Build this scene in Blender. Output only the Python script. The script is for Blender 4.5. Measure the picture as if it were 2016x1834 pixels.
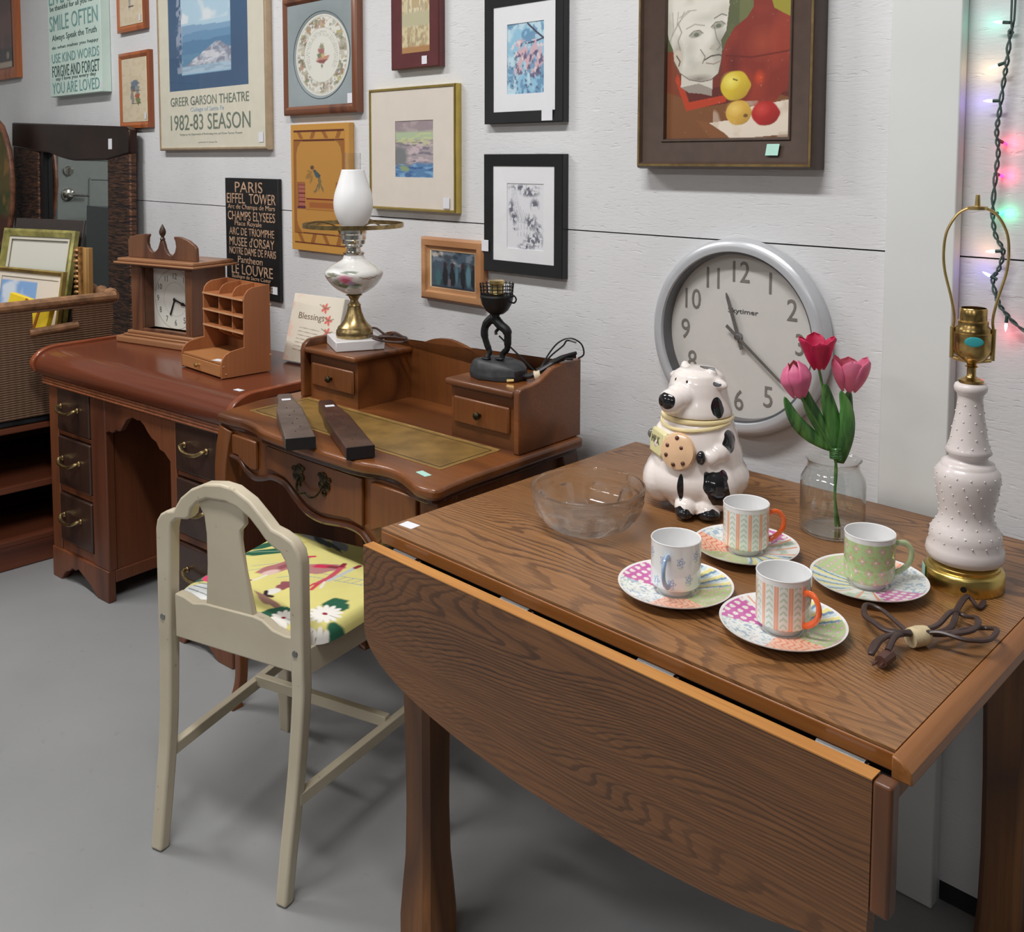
import bpy, bmesh, math, random
import numpy as np
from mathutils import Vector, Matrix

for o in list(bpy.data.objects): bpy.data.objects.remove(o)
SC = bpy.context.scene
COL = SC.collection
R = math.radians
PI = math.pi

# ------------------------------------------------------------------ camera
F_PX, YAW, PITCH, ROLL = 1898.5, -0.775213, 0.0736417, -0.00188
CAM = Vector((0, -1.79, 1.39))
fw = Vector((math.sin(YAW)*math.cos(PITCH), math.cos(YAW)*math.cos(PITCH), -math.sin(PITCH)))
rt = Vector((math.cos(YAW), -math.sin(YAW), 0)); dn = fw.cross(rt)
c_, s_ = math.cos(ROLL), math.sin(ROLL)
rt2 = c_*rt + s_*dn; dn2 = -s_*rt + c_*dn
cd = bpy.data.cameras.new('camera'); cam = bpy.data.objects.new('camera', cd); COL.objects.link(cam)
cam.matrix_world = Matrix(((rt2.x, -dn2.x, -fw.x, CAM.x), (rt2.y, -dn2.y, -fw.y, CAM.y), (rt2.z, -dn2.z, -fw.z, CAM.z), (0, 0, 0, 1)))
cd.sensor_fit = 'HORIZONTAL'; cd.sensor_width = 36; cd.lens = F_PX/2016*36
cd.shift_y = -(917-455.45)/2016
cd.clip_start = 0.02; cd.clip_end = 60
SC.camera = cam

# ------------------------------------------------------------------ light
SC.view_settings.view_transform = 'Standard'; SC.view_settings.look = 'None'
SC.view_settings.gamma = 1; SC.view_settings.use_curve_mapping = False
SC.view_settings.exposure = 0.0
W = bpy.data.worlds.new('world'); SC.world = W; W.use_nodes = True
W.node_tree.nodes['Background'].inputs[0].default_value = (0.93, 0.95, 1.0, 1)
W.node_tree.nodes['Background'].inputs[1].default_value = 0.10
# fluorescent troffers of the shop ceiling
for (lx, ly, lz, sx, sy, en) in ((-3.4, -1.4, 3.0, 1.2, .16, 44), (-1.1, -1.4, 3.0, 1.2, .16, 46),
                                 (-3.9, -4.2, 3.0, 1.2, .16, 28), (-1.5, -4.2, 3.0, 1.2, .16, 28), (0.9, -4.2, 3.0, 1.2, .16, 22)):
    ld = bpy.data.lights.new('ceiling_light', 'AREA'); ld.shape = 'RECTANGLE'; ld.size = sx; ld.size_y = sy
    ld.energy = en; ld.color = (1.0, 0.992, 0.985)
    lo = bpy.data.objects.new('ceiling_light', ld); lo.location = (lx, ly, lz); COL.objects.link(lo)

# ------------------------------------------------------------------ helpers
def lin(c):
    if isinstance(c, str):
        c = c.lstrip('#'); c = [int(c[i:i+2], 16) for i in (0, 2, 4)]
    out = []
    for v in c:
        v = v/255.0
        out.append(v/12.92 if v <= .04045 else ((v+.055)/1.055)**2.4)
    return tuple(out)

def catmull(pts, n=6, closed=False):
    P = [Vector(p) for p in pts]; out = []; N = len(P)
    rng = range(N if closed else N-1)
    for i in rng:
        if closed: a, b, c, d = P[(i-1) % N], P[i], P[(i+1) % N], P[(i+2) % N]
        else: a, b, c, d = P[max(i-1, 0)], P[i], P[i+1], P[min(i+2, N-1)]
        for k in range(n):
            t = k/n
            out.append(.5*((2*b)+(c-a)*t+(2*a-5*b+4*c-d)*t*t+(3*b-a-3*c+d)*t**3))
    if not closed: out.append(P[-1])
    return out

class MB:
    def __init__(s): s.bm = bmesh.new(); s.mi = 0; s.M = None
    def V(s, p):
        p = Vector(p)
        if s.M is not None: p = s.M @ p
        return s.bm.verts.new(p)
    def Fc(s, vs):
        try:
            f = s.bm.faces.new(vs); f.material_index = s.mi; return f
        except ValueError: return None
    def box(s, x0, x1, y0, y1, z0, z1):
        v = [s.V(p) for p in ((x0,y0,z0),(x1,y0,z0),(x1,y1,z0),(x0,y1,z0),(x0,y0,z1),(x1,y0,z1),(x1,y1,z1),(x0,y1,z1))]
        for q in ((3,2,1,0),(4,5,6,7),(0,1,5,4),(1,2,6,5),(2,3,7,6),(3,0,4,7)): s.Fc([v[i] for i in q])
        return s
    def prism(s, pts, a0, a1, axis='y'):
        def mk(p, a):
            if axis == 'y': return (p[0], a, p[1])
            if axis == 'x': return (a, p[0], p[1])
            return (p[0], p[1], a)
        A = [s.V(mk(p, a0)) for p in pts]; B = [s.V(mk(p, a1)) for p in pts]
        s.Fc(A); s.Fc(B[::-1])
        n = len(pts)
        for i in range(n): s.Fc([A[i], B[i], B[(i+1) % n], A[(i+1) % n]])
        return s
    def lathe(s, prof, seg=32, c=(0,0,0), fn=None, cap=True):
        rings = []
        for (r, z) in prof:
            if r < 1e-5: rings.append([s.V((c[0], c[1], c[2]+z))]); continue
            ring = []
            for i in range(seg):
                a = 2*PI*i/seg; rr = fn(r, z, a) if fn else r
                ring.append(s.V((c[0]+rr*math.cos(a), c[1]+rr*math.sin(a), c[2]+z)))
            rings.append(ring)
        for k in range(len(rings)-1):
            A, B = rings[k], rings[k+1]
            if len(A) == 1 and len(B) == 1: continue
            for i in range(seg):
                j = (i+1) % seg
                if len(A) == 1: s.Fc([A[0], B[j], B[i]])
                elif len(B) == 1: s.Fc([A[i], A[j], B[0]])
                else: s.Fc([A[i], A[j], B[j], B[i]])
        if cap:
            if len(rings[0]) > 1: s.Fc(rings[0][::-1])
            if len(rings[-1]) > 1: s.Fc(rings[-1])
        return s
    def tube(s, pts, r, seg=8, closed=False, sec=None, up=None, caps=True):
        P = [Vector(p) for p in pts]; n = len(P)
        if closed: T = [(P[(i+1) % n]-P[i-1]).normalized() for i in range(n)]
        else: T = [(P[min(i+1, n-1)]-P[max(i-1, 0)]).normalized() for i in range(n)]
        u = Vector(up) if up else (Vector((0,0,1)) if abs(T[0].z) < .9 else Vector((1,0,0)))
        nrm = (u-T[0]*u.dot(T[0])).normalized()
        if sec is None: sec = [(math.cos(2*PI*k/seg), math.sin(2*PI*k/seg)) for k in range(seg)]
        m = len(sec); rings = []
        for i in range(n):
            if i: 
                if up: nrm = u
                nrm = nrm-T[i]*nrm.dot(T[i]); nrm.normalize()
            b = T[i].cross(nrm); rr = r[i] if isinstance(r, (list, tuple)) else r
            rings.append([s.V(P[i]+nrm*(q[0]*rr)+b*(q[1]*rr)) for q in sec])
        for i in range(n if closed else n-1):
            A, B = rings[i], rings[(i+1) % n]
            for k in range(m): s.Fc([A[k], A[(k+1) % m], B[(k+1) % m], B[k]])
        if caps and not closed: s.Fc(rings[0][::-1]); s.Fc(rings[-1])
        return s
    def ell(s, c, r, seg=20, rings=12, M=None):
        c = Vector(c); vs = []
        if not isinstance(r, (tuple, list)): r = (r, r, r)
        for k in range(rings+1):
            ph = PI*k/rings
            if k in (0, rings):
                p = Vector((0, 0, r[2]*math.cos(ph))); p = M @ p if M else p; vs.append([s.V(c+p)]); continue
            row = []
            for i in range(seg):
                a = 2*PI*i/seg
                p = Vector((r[0]*math.sin(ph)*math.cos(a), r[1]*math.sin(ph)*math.sin(a), r[2]*math.cos(ph)))
                p = M @ p if M else p
                row.append(s.V(c+p))
            vs.append(row)
        for k in range(rings):
            A, B = vs[k], vs[k+1]
            for i in range(seg):
                j = (i+1) % seg
                if len(A) == 1: s.Fc([A[0], B[i], B[j]])
                elif len(B) == 1: s.Fc([A[i], B[0], A[j]])
                else: s.Fc([A[i], B[i], B[j], A[j]])
        return s
    def grid(s, fn, nu, nv):
        g = [[s.V(fn(i/nu, j/nv)) for i in range(nu+1)] for j in range(nv+1)]
        for j in range(nv):
            for i in range(nu): s.Fc([g[j][i], g[j][i+1], g[j+1][i+1], g[j+1][i]])
        return s
    def rot(s, M): s.M = M; return s

def obj(name, mb, mat, parent=None, bevel=0, seg=2, ang=35, sub=0, solid=0, loc=None, recalc=True, remesh=0, smooth_it=0):
    me = bpy.data.meshes.new(name)
    bm = mb.bm
    if recalc: bmesh.ops.recalc_face_normals(bm, faces=bm.faces[:])
    for f in bm.faces: f.smooth = True
    bm.to_mesh(me); bm.free()
    mats = mat if isinstance(mat, (list, tuple)) else [mat]
    for m in mats: me.materials.append(m)
    me.set_sharp_from_angle(angle=R(ang))
    o = bpy.data.objects.new(name, me); COL.objects.link(o)
    if parent: o.parent = parent
    if loc: o.location = loc
    if solid: md = o.modifiers.new('Solid', 'SOLIDIFY'); md.thickness = solid; md.offset = 0
    if remesh:
        md = o.modifiers.new('Remesh', 'REMESH'); md.mode = 'VOXEL'; md.voxel_size = remesh; md.use_smooth_shade = True
    if smooth_it:
        md = o.modifiers.new('Smooth', 'SMOOTH'); md.iterations = smooth_it; md.factor = .6
    if sub: md = o.modifiers.new('Sub', 'SUBSURF'); md.levels = sub; md.render_levels = sub
    if bevel:
        md = o.modifiers.new('Bevel', 'BEVEL'); md.width = bevel; md.segments = seg; md.limit_method = 'ANGLE'; md.angle_limit = R(40)
        md.harden_normals = False
    return o

def thing(name, label, cat, loc=(0,0,0), rotz=0, group=None):
    o = bpy.data.objects.new(name, None); COL.objects.link(o); o.empty_display_size = .05
    o.location = loc; o.rotation_euler = (0, 0, rotz); o['label'] = label; o['category'] = cat
    if group: o['group'] = group
    return o
def tag(o, label, cat, group=None):
    o['label'] = label; o['category'] = cat
    if group: o['group'] = group
    return o
def struct(o): o['kind'] = 'structure'; return o

def copy_tree(o, parent=None):
    c = o.copy(); COL.objects.link(c)
    if parent: c.parent = parent
    for ch in list(o.children): copy_tree(ch, c)
    return c

# ------------------------------------------------------------------ materials
def newmat(name):
    m = bpy.data.materials.new(name); m.use_nodes = True
    return m, m.node_tree.nodes, m.node_tree.links, m.node_tree.nodes['Principled BSDF']
def setp(b, **k):
    for n, v in k.items():
        n = n.replace('_', ' ')
        if n in b.inputs:
            b.inputs[n].default_value = (*v, 1) if isinstance(v, tuple) and len(v) == 3 and b.inputs[n].type == 'RGBA' else v
def mapping(N, L, scale=(1,1,1), rot=(0,0,0)):
    tc = N.new('ShaderNodeTexCoord'); mp = N.new('ShaderNodeMapping')
    mp.inputs['Scale'].default_value = scale; mp.inputs['Rotation'].default_value = rot
    L.new(tc.outputs['Object'], mp.inputs['Vector']); return mp.outputs['Vector']
def noise(N, L, vec, scale, detail=3, dist=0, rough=.5):
    n = N.new('ShaderNodeTexNoise'); n.inputs['Scale'].default_value = scale; n.inputs['Detail'].default_value = detail
    n.inputs['Distortion'].default_value = dist; n.inputs['Roughness'].default_value = rough
    L.new(vec, n.inputs['Vector']); return n.outputs['Fac']
def ramp(N, L, fac, stops):
    r = N.new('ShaderNodeValToRGB'); e = r.color_ramp.elements
    while len(e) < len(stops): e.new(.5)
    for i, (p, c) in enumerate(stops):
        e[i].position = p; e[i].color = (*c, 1) if len(c) == 3 else c
    L.new(fac, r.inputs['Fac']); return r.outputs['Color']
def mth(N, L, op, a, b=None, clamp=False):
    n = N.new('ShaderNodeMath'); n.operation = op; n.use_clamp = clamp
    for i, v in enumerate((a, b)):
        if v is None: continue
        if isinstance(v, (int, float)): n.inputs[i].default_value = v
        else: L.new(v, n.inputs[i])
    return n.outputs[0]
def mixc(N, L, fac, a, b, mode='MIX'):
    n = N.new('ShaderNodeMix'); n.data_type = 'RGBA'; n.blend_type = mode
    for sock, v in ((n.inputs['Factor'], fac), (n.inputs['A'], a), (n.inputs['B'], b)):
        if isinstance(v, (int, float)): sock.default_value = v
        elif isinstance(v, tuple): sock.default_value = (*v, 1)
        else: L.new(v, sock)
    return n.outputs['Result']
def bump(N, L, b, h, strength=.3, dist=.002):
    n = N.new('ShaderNodeBump'); n.inputs['Strength'].default_value = strength; n.inputs['Distance'].default_value = dist
    L.new(h, n.inputs['Height']); L.new(n.outputs['Normal'], b.inputs['Normal'])

def plain(name, col, rough=.5, metal=0, coat=0, var=.06, vs=30, bs=0, bsc=80, alpha=None, **kw):
    m, N, L, b = newmat(name); col = lin(col)
    setp(b, Roughness=rough, Metallic=metal)
    b.inputs['Coat Weight'].default_value = coat; b.inputs['Coat Roughness'].default_value = .05
    v = mapping(N, L); f = noise(N, L, v, vs, 4)
    c2 = tuple(max(0, x*(1-var*2)) for x in col); c1 = tuple(min(1, x*(1+var)) for x in col)
    L.new(ramp(N, L, f, [(.3, c2), (.7, c1)]), b.inputs['Base Color'])
    if bs: bump(N, L, b, noise(N, L, v, bsc, 3), bs, .001)
    setp(b, **kw)
    return m

def wood(name, light, dark, axis='x', k=9, ns=2.2, rough=.4, coat=0, line=.3, stretch=.12, fine=.35, bs=.12, wobble=.6):
    m, N, L, b = newmat(name); light = lin(light); dark = lin(dark)
    sc = {'x': (stretch, 1, 1), 'y': (1, stretch, 1), 'z': (1, 1, stretch)}[axis]
    v = mapping(N, L, sc); n1 = noise(N, L, v, ns, 2, wobble)
    fr = mth(N, L, 'FRACT', mth(N, L, 'MULTIPLY', n1, float(k)))
    tri = mth(N, L, 'PINGPONG', mth(N, L, 'MULTIPLY', n1, float(k)), 1.0)
    sc2 = {'x': (.03, 1, 1), 'y': (1, .03, 1), 'z': (1, 1, .03)}[axis]
    v2 = mapping(N, L, sc2); n2 = noise(N, L, v2, 160, 3)
    mid = tuple(a*.55+c*.45 for a, c in zip(light, dark))
    base = ramp(N, L, tri, [(0, dark), (line*.55, mid), (line, light), (1, tuple(x*.93 for x in light))])
    col = mixc(N, L, mth(N, L, 'MULTIPLY', ramp(N, L, n2, [(.35, (1,1,1)), (.6, (0,0,0))]), fine), base, dark)
    L.new(col, b.inputs['Base Color']); setp(b, Roughness=rough)
    b.inputs['Coat Weight'].default_value = coat; b.inputs['Coat Roughness'].default_value = .12
    if bs: bump(N, L, b, n2, bs, .0006)
    return m

def colattr(name, rough=.6, coat=0, bs=0, bsc=200):
    m, N, L, b = newmat(name); a = N.new('ShaderNodeAttribute'); a.attribute_name = 'Col'
    L.new(a.outputs['Color'], b.inputs['Base Color']); setp(b, Roughness=rough)
    b.inputs['Coat Weight'].default_value = coat; b.inputs['Coat Roughness'].default_value = .04
    if bs: bump(N, L, b, noise(N, L, mapping(N, L), bsc, 2), bs, .001)
    return m

def laminate(name, light, dark, per=70, swirl=34, ns=2.3, rough=.36, coat=.1, seedoff=0):
    m, N, L, b = newmat(name); light = lin(light); dark = lin(dark)
    tc = N.new('ShaderNodeTexCoord'); sp = N.new('ShaderNodeSeparateXYZ'); L.new(tc.outputs['Object'], sp.inputs[0])
    v = mapping(N, L, (.28, 1, 1)); v.node.inputs['Location'].default_value = (seedoff, seedoff*.7, 0)
    n1 = noise(N, L, v, ns, 3, .35, .45); n3 = noise(N, L, v, ns*7, 2, .2); n4 = noise(N, L, mapping(N, L, (.16, 1, 1)), 110, 2)
    w_ = mth(N, L, 'MULTIPLY', mth(N, L, 'ADD', sp.outputs['Y'], sp.outputs['Z']), float(per))
    val = mth(N, L, 'ADD', mth(N, L, 'ADD', w_, mth(N, L, 'MULTIPLY', n1, float(swirl))), mth(N, L, 'ADD', mth(N, L, 'MULTIPLY', n3, 3.2), mth(N, L, 'MULTIPLY', n4, .8)))
    tri = mth(N, L, 'FRACT', val)
    pat = noise(N, L, mapping(N, L, (.25, 1, 1)), 5, 3); lim = ramp(N, L, pat, [(.35, (.35,.35,.35)), (.62, (1,1,1))])
    ln_ = ramp(N, L, tri, [(0, (1,1,1)), (.22, (.95,.95,.95)), (.36, (.15,.15,.15)), (.94, (0,0,0)), (1, (.9,.9,.9))])
    fib = noise(N, L, mapping(N, L, (.03, 1, 1)), 260, 3)
    big = noise(N, L, mapping(N, L, (.3, 1, 1)), 3.0, 3)
    base = mixc(N, L, ramp(N, L, big, [(.3, (0,0,0)), (.7, (1,1,1))]), light, tuple(a*.72+c*.28 for a, c in zip(light, dark)))
    base = mixc(N, L, mth(N, L, 'MULTIPLY', ramp(N, L, fib, [(.40, (1,1,1)), (.62, (0,0,0))]), .35), base, dark)
    col = mixc(N, L, mth(N, L, 'MULTIPLY', mth(N, L, 'MULTIPLY', ln_, lim), .85), base, dark)
    L.new(col, b.inputs['Base Color']); setp(b, Roughness=rough); b.inputs['Coat Weight'].default_value = coat; b.inputs['Coat Roughness'].default_value = .2
    bump(N, L, b, fib, .08, .0004); return m

def pane_mat():
    m, N, L, b = newmat('picture_glass'); N.remove(b)
    out = N['Material Output']; tr = N.new('ShaderNodeBsdfTransparent'); gl = N.new('ShaderNodeBsdfGlossy')
    gl.inputs['Roughness'].default_value = .03
    lw = N.new('ShaderNodeLayerWeight'); lw.inputs['Blend'].default_value = .5
    fr_ = mth(N, L, 'ADD', mth(N, L, 'MULTIPLY', mth(N, L, 'POWER', lw.outputs['Facing'], 4.0), .9), .04)
    mx = N.new('ShaderNodeMixShader'); L.new(mth(N, L, 'MULTIPLY', fr_, .6), mx.inputs[0]); L.new(tr.outputs[0], mx.inputs[1]); L.new(gl.outputs[0], mx.inputs[2])
    L.new(mx.outputs[0], out.inputs['Surface']); return m
def thinglass(name, tint=(.97,.98,.97), k=1.3, ior=1.45, rough=.0):
    m, N, L, b = newmat(name); N.remove(b)
    out = N['Material Output']; tr = N.new('ShaderNodeBsdfTransparent'); gl = N.new('ShaderNodeBsdfGlossy')
    tr.inputs[0].default_value = (*tint, 1); gl.inputs['Roughness'].default_value = rough
    lw = N.new('ShaderNodeLayerWeight'); lw.inputs['Blend'].default_value = .5
    fr_ = mth(N, L, 'ADD', mth(N, L, 'MULTIPLY', mth(N, L, 'POWER', lw.outputs['Facing'], 4.0), .9), .04)
    mx = N.new('ShaderNodeMixShader'); L.new(mth(N, L, 'MULTIPLY', fr_, k, True), mx.inputs[0]); L.new(tr.outputs[0], mx.inputs[1]); L.new(gl.outputs[0], mx.inputs[2])
    L.new(mx.outputs[0], out.inputs['Surface']); return m
def emis(name, col, s):
    m, N, L, b = newmat(name); col = lin(col); setp(b, Base_Color=col)
    b.inputs['Emission Color'].default_value = (*col, 1); b.inputs['Emission Strength'].default_value = s; return m

PAINT = colattr('painted_surface', .75)
PAINTG = colattr('printed_glaze', .12, .6)
CANVAS = colattr('painted_canvas', .65, 0, .12, 500)
FABRIC = colattr('printed_fabric', .9, 0, .3, 1500)
PANE = pane_mat()
STICK = plain('white_sticker', (225,225,230), .6, var=.02)
MINTSTICK = plain('mint_sticker', (170,215,200), .6, var=.02)
BRASS = plain('brass', (222,194,130), .34, 1, var=.12, vs=40)
OLDBRASS = plain('antique_brass', (176,152,106), .33, 1, var=.25, vs=60)
CHROME = plain('bright_nickel', (226,224,216), .18, 1, var=.1)
BLACK = plain('black_lacquer', (18,18,20), .4, var=.1)
IRON = plain('black_iron', (28,28,30), .45, .3, var=.2, vs=120, bs=.3, bsc=300)
INK = plain('dark_ink', (70,74,66), .8, var=.1)
STEEL = plain('steel', (150,150,150), .35, 1, var=.1)

# ------------------------------------------------------------------ numpy painting
def vnoise(X, Y, seed=0):
    rs = np.random.RandomState(seed); G = rs.rand(64, 64)
    xi = np.floor(X).astype(int); yi = np.floor(Y).astype(int); fx = X-xi; fy = Y-yi
    fx = fx*fx*(3-2*fx); fy = fy*fy*(3-2*fy)
    g = lambda a, b: G[b % 64, a % 64]
    return (g(xi, yi)*(1-fx)+g(xi+1, yi)*fx)*(1-fy)+(g(xi, yi+1)*(1-fx)+g(xi+1, yi+1)*fx)*fy
def fbm(X, Y, seed=0, o=3):
    s = 0; a = .5; t = 0
    for k in range(o): s = s+a*vnoise(X*2**k, Y*2**k, seed+k); t += a; a *= .5
    return s/t
class Cv:
    """a colour field over (x, y), painted with shapes; coordinates are chosen by the caller"""
    def __init__(s, X, Y, base): s.X, s.Y = X, Y; s.C = np.zeros(X.shape+(3,)); s.C[:] = lin(base)
    def mix(s, m, col):
        c = np.array(lin(col)) if not isinstance(col, np.ndarray) else col
        m = np.clip(m, 0, 1)[..., None]; s.C = s.C*(1-m)+c*m; return s
    def ell(s, cx, cy, rx, ry, col, ang=0, soft=.08, wob=0, seed=1):
        a = R(ang); dx, dy = s.X-cx, s.Y-cy
        u = (dx*math.cos(a)+dy*math.sin(a))/rx; v = (-dx*math.sin(a)+dy*math.cos(a))/ry
        d = np.sqrt(u*u+v*v)
        if wob: th = np.arctan2(v, u); d = d*(1+wob*(vnoise(3+2*np.cos(th)+seed, 3+2*np.sin(th), seed)-.5)*2)
        return s.mix((1-d)/soft+.5, col)
    def poly(s, pts, col, soft=0):
        ins = np.zeros(s.X.shape, bool); n = len(pts)
        for i in range(n):
            x0, y0 = pts[i]; x1, y1 = pts[(i+1) % n]
            if y0 == y1: continue
            ins ^= ((s.Y < y0) != (s.Y < y1)) & (s.X < (x1-x0)*(s.Y-y0)/(y1-y0)+x0)
        return s.mix(ins.astype(float), col)
    def line(s, pts, w, col, op=1):
        best = np.full(s.X.shape, 1e9)
        for i in range(len(pts)-1):
            ax, ay = pts[i][:2]; bx, by = pts[i+1][:2]; dx, dy = bx-ax, by-ay; q = dx*dx+dy*dy+1e-12
            t = np.clip(((s.X-ax)*dx+(s.Y-ay)*dy)/q, 0, 1)
            best = np.minimum(best, np.hypot(s.X-ax-t*dx, s.Y-ay-t*dy))
        return s.mix(op*np.clip((w/2-best)/(w*.25)+.5, 0, 1), col)
    def rect(s, x0, x1, y0, y1, col, op=1): return s.mix(op*((s.X > x0) & (s.X < x1) & (s.Y > y0) & (s.Y < y1)).astype(float), col)
    def band(s, y0, y1, col, soft=.03): return s.mix(np.minimum((s.Y-y0)/soft, (y1-s.Y)/soft)+.5, col)
    def mott(s, amp, fx, fy, seed=3):
        n = fbm((s.X+5)*fx, (s.Y+5)*fy, seed); s.C = np.clip(s.C*(1+amp*(n[..., None]-.5)*2), 0, 1); return s
    def nmix(s, fx, fy, col, lo=.5, hi=.6, seed=5, op=1, mask=None):
        m = np.clip((fbm((s.X+5)*fx, (s.Y+5)*fy, seed)-lo)/(hi-lo), 0, 1)*op
        if mask is not None: m = m*mask
        return s.mix(m, col)
def setcol(me, C):
    a = me.color_attributes.new('Col', 'FLOAT_COLOR', 'POINT')
    A = np.ones((C.shape[0], 4), np.float32); A[:, :3] = C; a.data.foreach_set('color', A.ravel())
def paint_plane(name, w, h, nx, ny, fn, parent, loc, mat=None, ang=0):
    """upright rectangle facing -Y, lower left at loc, coloured by fn(cv) over x 0..1, y 0..1"""
    xs = np.linspace(0, 1, nx+1); ys = np.linspace(0, 1, ny+1); X, Y = np.meshgrid(xs, ys)
    me = bpy.data.meshes.new(name); co = np.zeros((X.size, 3)); co[:, 0] = X.ravel()*w; co[:, 2] = Y.ravel()*h
    i = np.arange(nx)[None, :]+np.arange(ny)[:, None]*(nx+1); i = i.ravel()
    fa = np.stack([i, i+1, i+nx+2, i+nx+1], 1)
    me.from_pydata(co.tolist(), [], fa.tolist()); me.materials.append(mat or PAINT)
    cv = Cv(X, Y, (255,255,255)); fn(cv); setcol(me, cv.C.reshape(-1, 3))
    o = bpy.data.objects.new(name, me); COL.objects.link(o); o.parent = parent; o.location = loc
    return o

def lettering(lines, mat, parent, name='lettering', y=0, ext=.0004, bold=0.0):
    """lines = (string, x centre, z centre, width or None, height) in parent's XZ plane, facing -Y; one part per line"""
    for (st, xc, zc, w, h) in lines:
        cu = bpy.data.curves.new('t', 'FONT'); cu.body = st; cu.extrude = .001; cu.offset = bold; cu.resolution_u = 3
        to = bpy.data.objects.new('t', cu); me = bpy.data.meshes.new_from_object(to)
        xs = [v.co.x for v in me.vertices]; ys = [v.co.y for v in me.vertices]
        a, b, c, d = min(xs), max(xs), min(ys), max(ys); sy = h/(d-c); sx = w/(b-a) if w else sy*.82
        for v in me.vertices:
            p = v.co.copy(); v.co = ((p.x-(a+b)/2)*sx+xc, y-(p.z*ext/.001)-ext, (p.y-(c+d)/2)*sy+zc)
        bpy.data.objects.remove(to); bpy.data.curves.remove(cu); me.name = name; me.materials.clear(); me.materials.append(mat)
        o = bpy.data.objects.new(name, me); COL.objects.link(o); o.parent = parent
    return o

def sticker(parent, x, z, y, w=.022, h=.025, mat=None, ang=0):
    m = MB(); m.M = Matrix.Rotation(R(ang), 4, 'Y'); m.box(-w/2, w/2, -.0006, 0, -h/2, h/2)
    o = obj('price_sticker', m, mat or STICK, parent, loc=(x, y, z)); return o

# ------------------------------------------------------------------ structure
def wall_mat():
    m, N, L, b = newmat('painted_rough_plywood')
    v = mapping(N, L, (1, 1, 6)); f = noise(N, L, v, 22, 5, .6)
    v2 = mapping(N, L, (1, 1, 1)); f2 = noise(N, L, v2, 2.2, 4)
    L.new(ramp(N, L, f2, [(.3, lin((208,208,209))), (.7, lin((222,222,223)))]), b.inputs['Base Color'])
    chips = ramp(N, L, f, [(.33, (0,0,0)), (.38, (1,1,1)), (.60, (1,1,1)), (.64, (.7,.7,.7)), (.7, (1,1,1))])
    n3 = noise(N, L, mapping(N, L, (1, 1, 3)), 60, 3)
    h = mth(N, L, 'ADD', mth(N, L, 'MULTIPLY', chips, 1.0), mth(N, L, 'MULTIPLY', n3, .5))
    bump(N, L, b, h, .38, .0024); setp(b, Roughness=.55); return m
WALL = wall_mat()
TRIMW = plain('white_trim_paint', (222,224,222), .45, var=.015, vs=6, bs=.05, bsc=60)
DARKGAP = plain('dark_recess', (38,38,38), .9)

def floor_mat():
    m, N, L, b = newmat('grey_painted_concrete')
    f = noise(N, L, mapping(N, L), 1.3, 5); g = noise(N, L, mapping(N, L), 30, 4)
    c = ramp(N, L, f, [(.3, lin((139,140,141))), (.7, lin((153,153,152)))])
    L.new(mixc(N, L, ramp(N, L, g, [(.66, (0,0,0)), (.75, (.3,.3,.3))]), c, lin((120,120,122))), b.inputs['Base Color'])
    r = ramp(N, L, f, [(.3, (.33,.33,.33)), (.7, (.45,.45,.45))]); L.new(r, b.inputs['Roughness'])
    bump(N, L, b, noise(N, L, mapping(N, L), 7, 3), .12, .004); return m
struct(obj('floor', MB().box(-6.2, 5, -7.5, .06, -.05, 0), floor_mat()))
m = MB(); m.box(-6.1, 4.9, 0, .05, 1.2215, 3.2); m.box(-6.1, 4.9, 0, .05, .045, 1.2185); m.mi = 1; m.box(-6.1, 4.9, .006, .05, 1.21, 1.23)
struct(obj('wall_back', m, [WALL, DARKGAP]))
m = MB(); m.box(-6.1, -.76, .004, .05, 0, .045); m.box(-.63, 2.6, .01, .05, 0, .045)
struct(obj('wall_foot_shade', m, DARKGAP))  # dark strip put in for the shaded gap along the wall foot
struct(obj('trim_1', MB().box(-.755, -.629, -.03, -.001, 0.001, 3.2), TRIMW, bevel=.003))
struct(obj('wall_left', MB().box(-6.15, -6.1, -7.4, 0, 0, 3.2), plain('left_wall_paint', (200,200,200), .6, var=.02)))
struct(obj('ceiling', MB().box(-6.2, 5, -7.5, .06, 3.2, 3.25), plain('ceiling_white', (225,225,222), .8, var=.02)))
DOORP = plain('grey_door_paint', (156,162,158), .35, var=.02)
m = MB(); m.box(-6.098, -6.055, -1.45, -.53, 0.005, 2.05)
dr = struct(obj('door_1', m, DOORP, bevel=.002))
m = MB()
for (a, b_) in ((.15, .95), (1.02, 1.30), (1.42, 1.9)):
    for (y0, y1) in ((-1.40, -1.10), (-1.02, -.72)):
        pts = [(y0, a), (y1, a), (y1, b_), (y0, b_)]
        for i in range(4):
            p, q = pts[i], pts[(i+1) % 4]; m.tube([(-6.053, p[0], p[1]), (-6.053, q[0], q[1])], .008, 6)
obj('panel_moulding', m, DOORP, dr)
m = MB(); m.M = Matrix.Translation((-6.055, -.59, 1.2)) @ Matrix.Rotation(R(90), 4, 'Y')
m.lathe([(.04, 0), (.04, .010), (.034, .016), (.014, .020), (.014, .05), (0, .052)], 24); m.M = None; m.tube([(-6.012, -.59, 1.2), (-6.012, -.64, 1.198), (-6.012, -.70, 1.196)], [.010,.009,.007], 10)
obj('door_knob', m, CHROME, dr)
m = MB(); m.M = Matrix.Translation((-6.055, -.59, 1.345)) @ Matrix.Rotation(R(90), 4, 'Y')
m.lathe([(.03, 0), (.03, .012), (.022, .02), (0, .022)], 24); m.M = None; m.box(-6.035, -6.02, -.595, -.585, 1.325, 1.365)
obj('deadbolt', m, CHROME, dr)
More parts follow.
